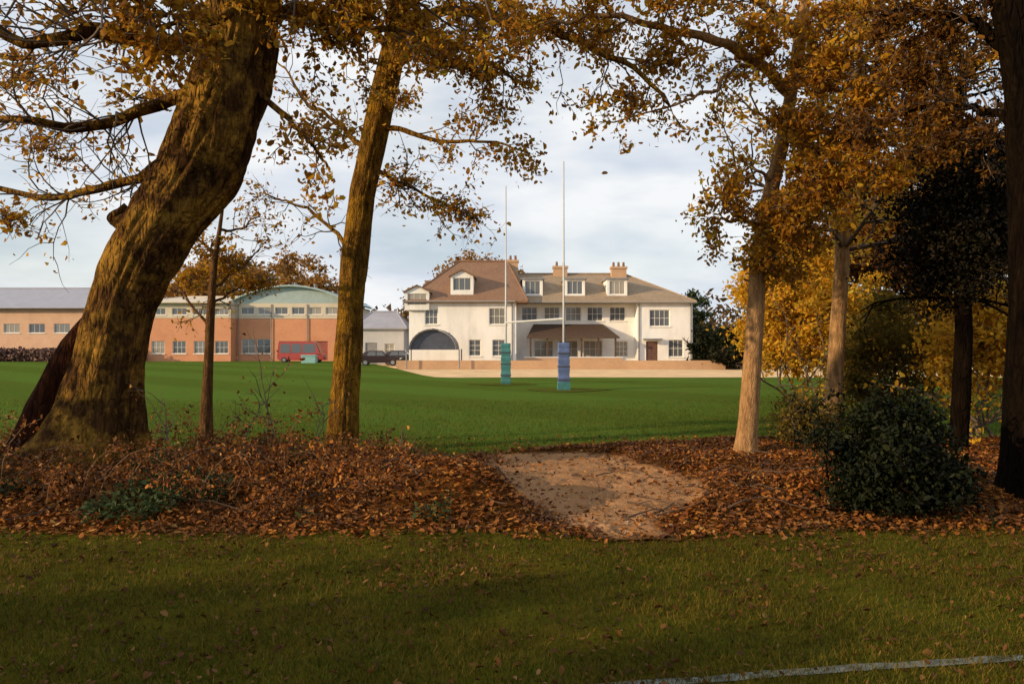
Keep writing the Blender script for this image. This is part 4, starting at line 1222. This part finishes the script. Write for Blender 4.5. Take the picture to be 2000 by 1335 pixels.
# --- curved dark canopy beside the house
cs = empty('curved_shelter', (HX(845, 64), 64, 0))
tag(cs, 'dark blue grey arched shelter before the left wing of the house', 'shelter')
m = MB(); NA = 16; RW, RH, ZB = 2.0, 1.75, 1.6
vs = []
for j, y in enumerate((0, 3.2)):
    for i in range(NA + 1):
        a = math.pi * i / NA
        vs.append((-RW * math.cos(a) * 1.0, y, ZB + RH * math.sin(a)))
    for i in range(NA + 1):
        a = math.pi * i / NA
        vs.append((-(RW-0.06) * math.cos(a), y, ZB + (RH-0.06) * math.sin(a)))
n1 = NA + 1
fs = []
for i in range(NA):
    fs.append((i, i+1, 2*n1+i+1, 2*n1+i)); fs.append((n1+i+1, n1+i, 3*n1+i, 3*n1+i+1)); fs.append((i+1, i, n1+i, n1+i+1))
m.add(vs, fs); m.build('canopy', M['navy'], cs)
bk = MB(); bk.add([(-(RW-0.1)*math.cos(math.pi*i/NA), 0.35, ZB + (RH-0.1)*math.sin(math.pi*i/NA)) for i in range(NA+1)], [tuple(range(NA, -1, -1))])
bk.build('end_panel', M['navy'], cs)  # closing panel set near the front so interior shade doesn't blacken it
for i in range(5):
    a = math.pi * (i + 0.5) / 5
    MB().tube([(-RW*math.cos(a)*1.01, -0.02, ZB + RH*1.01*math.sin(a)), (-RW*math.cos(a)*1.01, 3.22, ZB + RH*1.01*math.sin(a))], [0.03, 0.03], 6).build('roof_rib', M['lead'], cs)
for x in (-2.2, 2.2):
    for y in (0.1, 3.1):
        MB().tube([(x, y, 0), (x, y, ZB+0.05)], [0.06, 0.06], 8).build('post', M['lead'], cs)

# --- pale grey outbuilding behind the dark cars
ob = empty('outbuilding', (HX(742, 84), 84, 0))
tag(ob, 'pale grey outbuilding between the golden trunk and the house', 'building')
mb = MB(); op = [(-1.6, -0.3, 0.02, 2.3), (0.5, 1.6, 1.0, 2.2)]
wall_front(mb, -2.6, 2.6, 0, 3.9, 0, op); shell(mb, -2.6, 2.6, 0, 6, 0, 3.9)
mb.build('wall', simple('pale_grey_render', (0.46, 0.46, 0.48), 0.85, 0.08, 1), ob)
hip_roof(-3.0, 3.0, -0.4, 6.4, 3.92, -1.4, 1.4, 3, 5.8, 'roof', M['grey_roof'], ob)
MB().box(-1.6, -0.3, 0.1, 0.15, 0.02, 2.3).build('door', M['lead'], ob)
window(ob, 0.5, 1.6, 1.0, 2.2, 0, 2, 2)

# --- brick school hall with curved teal roof, left of the golden trunk
hall = empty('school_hall', (0, 100, 0))
tag(hall, 'salmon brick hall with curved pale teal roof beyond the field', 'building')
def QX(px): return (px - 1000) / F * 100
def QZ(py): return CH - (py - HZ) / F * 100
x0, x1 = QX(462), QX(672)
op = [(QX(p)-0.9, QX(p)+0.9, 1.0, 2.9) for p in (485, 515)] + [(QX(545), QX(640), 0.1, 2.6)]
mb = MB(); wall_front(mb, x0, x1, 0, QZ(622), 0, op); shell(mb, x0, x1, 0, 18, 0, QZ(622)); mb.build('wall', M['brick'], hall)
for o_ in op[:2]: window(hall, *o_, 0, 2, 2)
sf = MB().box(op[2][0], op[2][1], 0.16, 0.2, 0.1, 2.6).build('shutter', simple('red_brown_shutter', (0.30, 0.07, 0.05), 0.6, 0.2, 3), hall)
for i in range(1, 6):
    MB().box(op[2][0], op[2][1], 0.145, 0.158, 0.1+i*0.41, 0.12+i*0.41).build('shutter_rail', M['lead'], sf)
mb = MB(); op2 = [(x0 + 0.6 + i*2.2, x0 + 2.3 + i*2.2, QZ(614), QZ(600)) for i in range(6)]
wall_front(mb, x0-0.05, x1+0.05, QZ(622)+0.003, QZ(592), -0.05, op2); shell(mb, x0-0.05, x1+0.05, -0.05, 18, QZ(622)+0.003, QZ(592)); mb.build('upper_wall', M['cladding'], hall)
for o_ in op2: window(hall, *o_, -0.05, 2, 1)
m = MB(); vs = []; NA = 20
zc, zr = QZ(592), QZ(560)
for y in (-0.8, 18.5):
    for th in (0.0, 0.22):
        for i in range(NA + 1):
            t = i / NA
            vs.append((x0 - 0.6 + (x1 - x0 + 1.2) * t, y, zc + 0.01 + (zr - zc) * math.sin(math.pi * t) ** 0.8 - (0.2 if th == 0 else 0) + 0.2))
n1 = NA + 1; fs = []
for i in range(NA):
    fs.append((n1+i, n1+i+1, 3*n1+i+1, 3*n1+i)); fs.append((i+1, i, 2*n1+i, 2*n1+i+1)); fs.append((i, i+1, n1+i+1, n1+i)); 
m.add(vs, fs)
m.add([(x0 - 0.6 + (x1 - x0 + 1.2) * i / NA, -0.06, zc + (zr - zc) * math.sin(math.pi * i / NA) ** 0.8) for i in range(NA+1)], [tuple(range(NA+1))])
rf = m.build('roof', M['teal_roof'], hall)
for i in range(1, 14):
    t = i / 14
    z = zc + 0.23 + (zr - zc) * math.sin(math.pi * t) ** 0.8
    x = x0 - 0.6 + (x1 - x0 + 1.2) * t
    MB().box(x-0.03, x+0.03, -0.8, 18.4, z-0.02, z+0.06).build('roof_seam', M['teal_roof'], rf)

for p in (466, 530, 600, 668):
    MB().tube([(QX(p), -0.14, 0), (QX(p), -0.14, QZ(594))], [0.06, 0.06], 8).build('downpipe', M['pipe'], hall)
for p in (520, 560, 600):
    t_ = (QX(p) - (QX(462) - 0.6)) / (QX(672) - QX(462) + 1.2)
    z_ = zc + 0.2 + (zr - zc) * math.sin(math.pi * t_) ** 0.8
    MB().tube([(QX(p), 4, z_ - 0.1), (QX(p), 4, z_ + 0.45), (QX(p), 4, z_ + 0.5), (QX(p), 4, z_ + 0.65)], [0.16, 0.16, 0.26, 0.22], 12).build('roof_vent', M['lead'], rf)
# lower brick wing to its left
wing = empty('school_wing', (0, 98, 0))
tag(wing, 'lower salmon brick wing between the leaning oak and the teal roof', 'building')
x0, x1 = QX(295), QX(462) - 0.02
op = [(x0 + 1.0 + i*2.7, x0 + 2.7 + i*2.7, 1.0, 2.6) for i in range(4)]
mb = MB(); wall_front(mb, x0, x1, 0, QZ(622), 0, op); shell(mb, x0, x1, 0, 14, 0, QZ(622)); mb.build('wall', M['brick'], wing)
for o_ in op: window(wing, *o_, 0, 3, 2)
mb = MB(); op2 = [(x0 + 0.9 + i*2.7, x0 + 2.8 + i*2.7, QZ(616), QZ(603)) for i in range(4)]
wall_front(mb, x0-0.05, x1, QZ(622)+0.003, QZ(594), -0.05, op2); shell(mb, x0-0.05, x1, -0.05, 14, QZ(622)+0.003, QZ(594)); mb.build('upper_wall', M['cladding'], wing)
for o_ in op2: window(wing, *o_, -0.05, 3, 1)
hip_roof(x0-0.7, x1, -0.8, 14.6, QZ(594)+0.16, x0+2, x1-1, 7, QZ(575), 'roof', M['cladding'], wing)

# far left building with a grey roof
fl = empty('sports_hall', (0, 104, 0))
tag(fl, 'long low brick building with grey roof at the left edge', 'building')
def SX(px): return (px - 1000) / F * 104
def SZ(py): return CH - (py - HZ) / F * 104
x0, x1 = SX(-260), SX(200)
op = [(x0 + 1.5 + i*3.4, x0 + 3.7 + i*3.4, SZ(650), SZ(632)) for i in range(9)]
mb = MB(); wall_front(mb, x0, x1, 0, SZ(603), 0, op); shell(mb, x0, x1, 0, 20, 0, SZ(603)); mb.build('wall', brick_mat('pinkish_tan_brick', (0.62, 0.36, 0.22), (0.74, 0.46, 0.30), (0.6, 0.5, 0.4)), fl)
for o_ in op: window(fl, *o_, 0, 3, 1)
hip_roof(x0-0.8, x1+0.8, -0.9, 20.9, SZ(603)+0.16, x0+7, x1-6, 10, SZ(552), 'roof', M['grey_roof'], fl)

# ------------------------------------------------------------------ hedges, far trees
def leafy(name, label, cat, c, rx, ry, rz, n, clumps, mat, size, seed, trunk=None, group=None, cl=0.6):
    t = Tree(name, (c[0], c[1], 0), label, cat, group, seed)
    B = Vector((c[0], c[1], 0))
    if trunk:
        t.trunk([B - Vector((0, 0, 0.1)), B + Vector((0.1, 0, trunk*0.5)), B + Vector((0, 0.1, trunk)), B + Vector((0.1, 0, c[2]))], [0.4, 0.3, 0.24, 0.08], M['dark_bark'], 10, 3)
        t.crown_from(B + Vector((0, 0.1, trunk)), 6, rz * 1.1, 0.14, 2, 0, (0.3, 1.3))
    blob_leaves(t, c, rx, ry, rz, n, clumps, cl)
    t.finish(mat, size, simple_leaf=True)
FT = 'brown autumn trees behind the brick hall'
for i, (px, d, top, rx, lab) in enumerate([(385, 112, 506, 4.6, 'rounded brown tree behind the brick wing, right of the leaning oak'), (455, 128, 488, 6.5, 'tallest brown tree rising behind the brick wing'), (520, 125, 512, 5.0, 'brown tree left of the teal roof peak'), (575, 130, 497, 6.0, 'brown tree right above the teal roof'), (630, 126, 530, 4.5, 'small brown tree left of the golden trunk'), (340, 124, 545, 4.0, 'low brown tree half hidden by the leaning oak')]):
    zt = CH - (top - HZ) / F * d
    leafy('autumn_tree', lab, 'tree', ((px-1000)/F*d, d, zt - 4.6), rx, rx*0.8, 4.6, 3000, 46, M['far_gold'], 0.55, 300+i, zt*0.4, FT, 0.75)
HT = 'autumn trees behind the white house'
for i, (px, d, top, rx, lab) in enumerate([(860, 92, 520, 4.0, 'orange brown tree behind the left end of the house'), (925, 96, 498, 4.6, 'tall orange brown tree above the left wing roof'), (975, 94, 508, 3.2, 'orange brown tree beside the left roof chimney')]):
    zt = CH - (top - HZ) / F * d
    leafy('autumn_tree', lab, 'tree', ((px-1000)/F*d, d, zt - 3.6), rx, rx*0.8, 3.6, 2600, 40, M['far_gold'], 0.42, 320+i, zt*0.4, HT, 0.55)
# dark evergreen shrubs right of the house
EV = 'dark evergreens right of the house'
for i, (px, d, top, rx, lab, mt) in enumerate([(1382, 66, 628, 1.6, 'dark rounded evergreen shrub against the right end of the house', 'leaf_holly'), (1425, 64, 640, 1.5, 'dark evergreen shrub left of the pale sunlit trunk', 'leaf_holly'), (1356, 80, 556, 1.7, 'dull green conifer rising behind the right end of the house', 'leaf_green'), (1470, 70, 620, 2.2, 'dark evergreen behind the pale sunlit trunk', 'leaf_holly')]):
    zt = CH - (top - HZ) / F * d
    leafy('evergreen_shrub', lab, 'shrub', ((px-1000)/F*d, d, zt*0.52), rx, rx, zt*0.47, 3400, 46, M[mt], 0.26, 340+i, 0.8, EV, 0.3)
# dark hedge in front of the far-left building
hd = Tree('clipped_hedge', (SX(40), 97, 0), 'dark reddish hedge at the foot of the far left building', 'hedge', seed=360)
for _ in range(8000):
    hd.leaf.append((random.uniform(SX(-300), SX(330)), 97 + random.gauss(0, 0.6), abs(random.uniform(0, 1.6)) * (0.9 + 0.2*random.random())))
hd.finish(simple('hedge_leaf', (0.13, 0.065, 0.05), 0.8, 0.4, 2), 0.42, simple_leaf=True)
# distant woodland on the skyline
wl = []
rw = random.Random(5)
for i in range(150):
    px = rw.uniform(-700, 2900); d = rw.uniform(150, 210)
    zt = (CH - (rw.uniform(600, 640) - HZ) / F * d) * (1.4 if px > 1450 else 1)
    cx = (px - 1000) / F * d
    for _ in range(170):
        wl.append((cx + rw.gauss(0, 5), d + rw.gauss(0, 4), max(0.3, zt * rw.random() ** 0.7 + rw.gauss(0, 0.6))))
o = link_mesh('distant_wood', leaves_mesh('distant_wood', np.array(wl), 1.3, 0.3, None, True), M['far_wood'])
tag(o, 'distant brown woodland along the skyline', 'wood', kind='stuff')

# ------------------------------------------------------------------ rugby posts
def upright(name, label, px, d, pad_mat, h=9.6, padh=2.0, skirt=None):
    x = (px - 1000) / F * d
    r = empty(name, (x, d, 0))
    tag(r, label, 'goal upright', 'uprights of the rugby goal')
    MB().tube([(0,0,0),(0,0,3.2),(0,0,h)], [0.048,0.046,0.030], 14).build('pole', M['steel'], r, smooth=True)
    pd = MB()
    pd.tube([(0, 0, 0.03 + (padh - 0.03) * q / 16) for q in range(17)], [0.34 * (0.97 + 0.05 * math.sin(q * 2.1) + (0.0 if 0 < q < 16 else -0.06)) for q in range(17)], 4, True)
    p = pd.build('pad', pad_mat, r, bevel=0.02); p.rotation_euler = (0, 0, math.radians(45))
    for z in (0.45, 1.0, 1.55):
        MB().tube([(0, 0, z-0.03), (0, 0, z+0.03)], [0.362, 0.362], 4).build('strap', M['navy'], p)
    if skirt:
        MB().tube([(0, 0, 0.02), (0, 0, 0.36)], [0.37, 0.365], 4).build('pad_skirt', skirt, p)
    return r, x, d
u1, ux1, ud1 = upright('goal_upright', 'tall rugby upright with teal padded base', 988, 37.2, M['pad_teal'])
u2, ux2, ud2 = upright('goal_upright', 'tall rugby upright with blue padded base', 1101, 32.2, M['pad_blue'], skirt=M['pad_teal'])
for (px_, py_, sd_) in ((ux1, ud1, 1.0), (ux2, ud2, 5.0)):
    vs = [(px_, py_, 0.035)]; NS = 40
    for k in range(NS):
        a = 2 * math.pi * k / NS
        rr_ = 1.25 * (1 + 0.5 * noise.noise((math.cos(a) * 1.4 + sd_, math.sin(a) * 1.4, sd_)) + 0.25 * noise.noise((math.cos(a) * 5 + sd_, math.sin(a) * 5, sd_)))
        vs.append((px_ + math.cos(a) * rr_ * 1.3, py_ + math.sin(a) * rr_, 0.028))
    w_ = MB().add(vs, [(0, k + 1, (k + 1) % NS + 1) for k in range(NS)]).build('worn_turf', M['worn'])
    tag(w_, 'worn muddy turf round the base of a rugby upright', 'turf', kind='structure')
mid = Vector(((ux1+ux2)/2, (ud1+ud2)/2, 3.0))
cb = MB().tube([Vector((ux1, ud1, 3.0)), Vector((ux2, ud2, 3.0))], [0.045, 0.045], 12).build('crossbar', M['steel'])
tag(cb, 'thin pale crossbar joining the two rugby uprights', 'crossbar')

# ------------------------------------------------------------------ vehicles
def car(name, label, loc, rz, paint, Ln=4.3, W=1.75, H=1.48, van=False):
    r = empty(name, loc, rz)
    tag(r, label, 'van' if van else 'car', None)
    hl = Ln / 2
    if van:
        prof = [(-hl, 0.35), (-hl, 0.9), (-hl+0.1, H-0.12), (-hl+0.35, H), (hl-1.35, H), (hl-0.95, H-0.1), (hl-0.45, 1.15), (hl-0.05, 0.95), (hl, 0.7), (hl-0.02, 0.35)]
        win = [(-hl+0.35, -hl+1.5), (-hl+1.65, -hl+2.8), (-hl+2.95, hl-0.95)]
        wz = (1.15, H-0.28)
    else:
        prof = [(-hl, 0.45), (-hl+0.02, 0.82), (-hl+0.28, 0.98), (-hl+0.75, H-0.10), (-hl+1.15, H), (0.25, H), (hl-1.45, 0.98), (hl-0.35, 0.86), (hl-0.03, 0.66), (hl, 0.38), (hl-0.05, 0.28), (-hl+0.05, 0.28)]
        win = [(-hl+0.95, -0.35), (-0.27, 0.55)]
        wz = (0.98, H-0.12)
    bm = bmesh.new()
    n = len(prof); rows = []
    for y, k in ((-W/2, 0.94), (-W/2+0.10, 1.0), (W/2-0.10, 1.0), (W/2, 0.94)):
        row = []
        for (x, z) in prof:
            tuck = 0.12 * max(0, (z - 0.95)) / max(0.1, H - 0.95) if abs(y) > 0.3 else 0
            row.append(bm.verts.new((x * (0.985 if k < 1 else 1), y - math.copysign(tuck, y), z if k == 1 else z * 0.99 + 0.005)))
        rows.append(row)
    for a, b_ in zip(rows, rows[1:]):
        for i in range(n):
            j = (i + 1) % n
            bm.faces.new((a[i], a[j], b_[j], b_[i]))
    bm.faces.new(rows[0][::-1]); bm.faces.new(rows[-1])
    bmesh.ops.recalc_face_normals(bm, faces=bm.faces)
    me = bpy.data.meshes.new('body'); bm.to_mesh(me); bm.free()
    body = link_mesh('body', me, paint, r)
    for s in (-1, 1):
        for (a, b_) in win:
            def yy(z): return s * (W/2 - 0.12 * max(0, z - 0.95) / max(0.1, H - 0.95) + 0.006)
            sl = 0.0 if van else 0.32
            a2 = a + (0.18 if not van and a < -0.5 else 0.02); b2 = b_ - (sl if b_ > 0 and not van else 0.02)
            vs = [(a, yy(wz[0]), wz[0]), (b_, yy(wz[0]), wz[0]), (b2, yy(wz[1]), wz[1]), (a2, yy(wz[1]), wz[1])]
            MB().add(vs, [(0,1,2,3)]).build('side_window', M['glass'], r)
        for x in (-hl+0.8, hl-0.85):
            wh = MB().tube([(x, s*(W/2-0.2), 0.32), (x, s*(W/2+0.012), 0.32)], [0.32, 0.32], 20).build('wheel', M['rubber'], r)
            MB().tube([(x, s*(W/2-0.1), 0.32), (x, s*(W/2+0.022), 0.32)], [0.2, 0.19], 14).build('rim', M['rim'], wh)
        MB().box(hl-0.12, hl+0.012, s*(W/2-0.35)-0.17, s*(W/2-0.35)+0.17, 0.62, 0.78).build('headlight', M['lamp'], r)
        MB().box(-hl-0.012, -hl+0.12, s*(W/2-0.22)-0.1, s*(W/2-0.22)+0.1, 0.68, 0.9).build('tail_light', M['tail'], r)
        MB().box(0.62 if not van else hl-0.9, 0.82 if not van else hl-0.7, s*(W/2+0.1)-0.08, s*(W/2+0.1)+0.08, 0.95, 1.08).build('wing_mirror', paint, r)
    zt = wz[1]
    if van: f = [(hl-0.44+0.01, 1.18), (hl-0.93+0.012, H-0.16)]
    else: f = [(hl-1.47, 1.0), (0.30, H-0.04)]
    MB().add([(f[0][0]+0.02, -W/2+0.16, f[0][1]+0.02), (f[0][0]+0.02, W/2-0.16, f[0][1]+0.02), (f[1][0]+0.02, W/2-0.26, f[1][1]+0.02), (f[1][0]+0.02, -W/2+0.26, f[1][1]+0.02)], [(0,1,2,3)]).build('windscreen', M['glass'], r)
    return r
CG = 'vehicles parked beyond the field'
def fx(px, d): return (px - 1000) / F * d
for nm, lab, px, d, rz, mt, van in [
    ('parked_car', 'dark maroon car parked right beside the golden trunk', 742, 76, 0.1, 'car_dark', False),
    ('parked_car', 'dark grey car between the maroon and the black parked cars', 786, 79, 0.02, 'car_grey', False),
    ('parked_car', 'black car parked left of the arched shelter', 826, 74, math.pi+0.05, 'car_black', False)]:
    c = car(nm, lab, (fx(px, d), d, 0.0), rz, M[mt]); c['group'] = CG
c = car('parked_van', 'red minibus parked before the brick hall', (fx(590, 92), 92, 0.0), 0.06, M['car_red'], 5.4, 2.0, 2.5, True); c['group'] = CG
bn = empty('storage_box', (fx(604, 86), 86, 0)); tag(bn, 'small turquoise storage box on the field edge below the red minibus', 'box')
MB().box(-0.8, 0.8, -0.4, 0.4, 0.02, 0.8).build('body', M['bin'], bn, bevel=0.05)
MB().box(-0.85, 0.85, -0.45, 0.45, 0.803, 0.95).build('lid', M['bin'], bn, bevel=0.04)
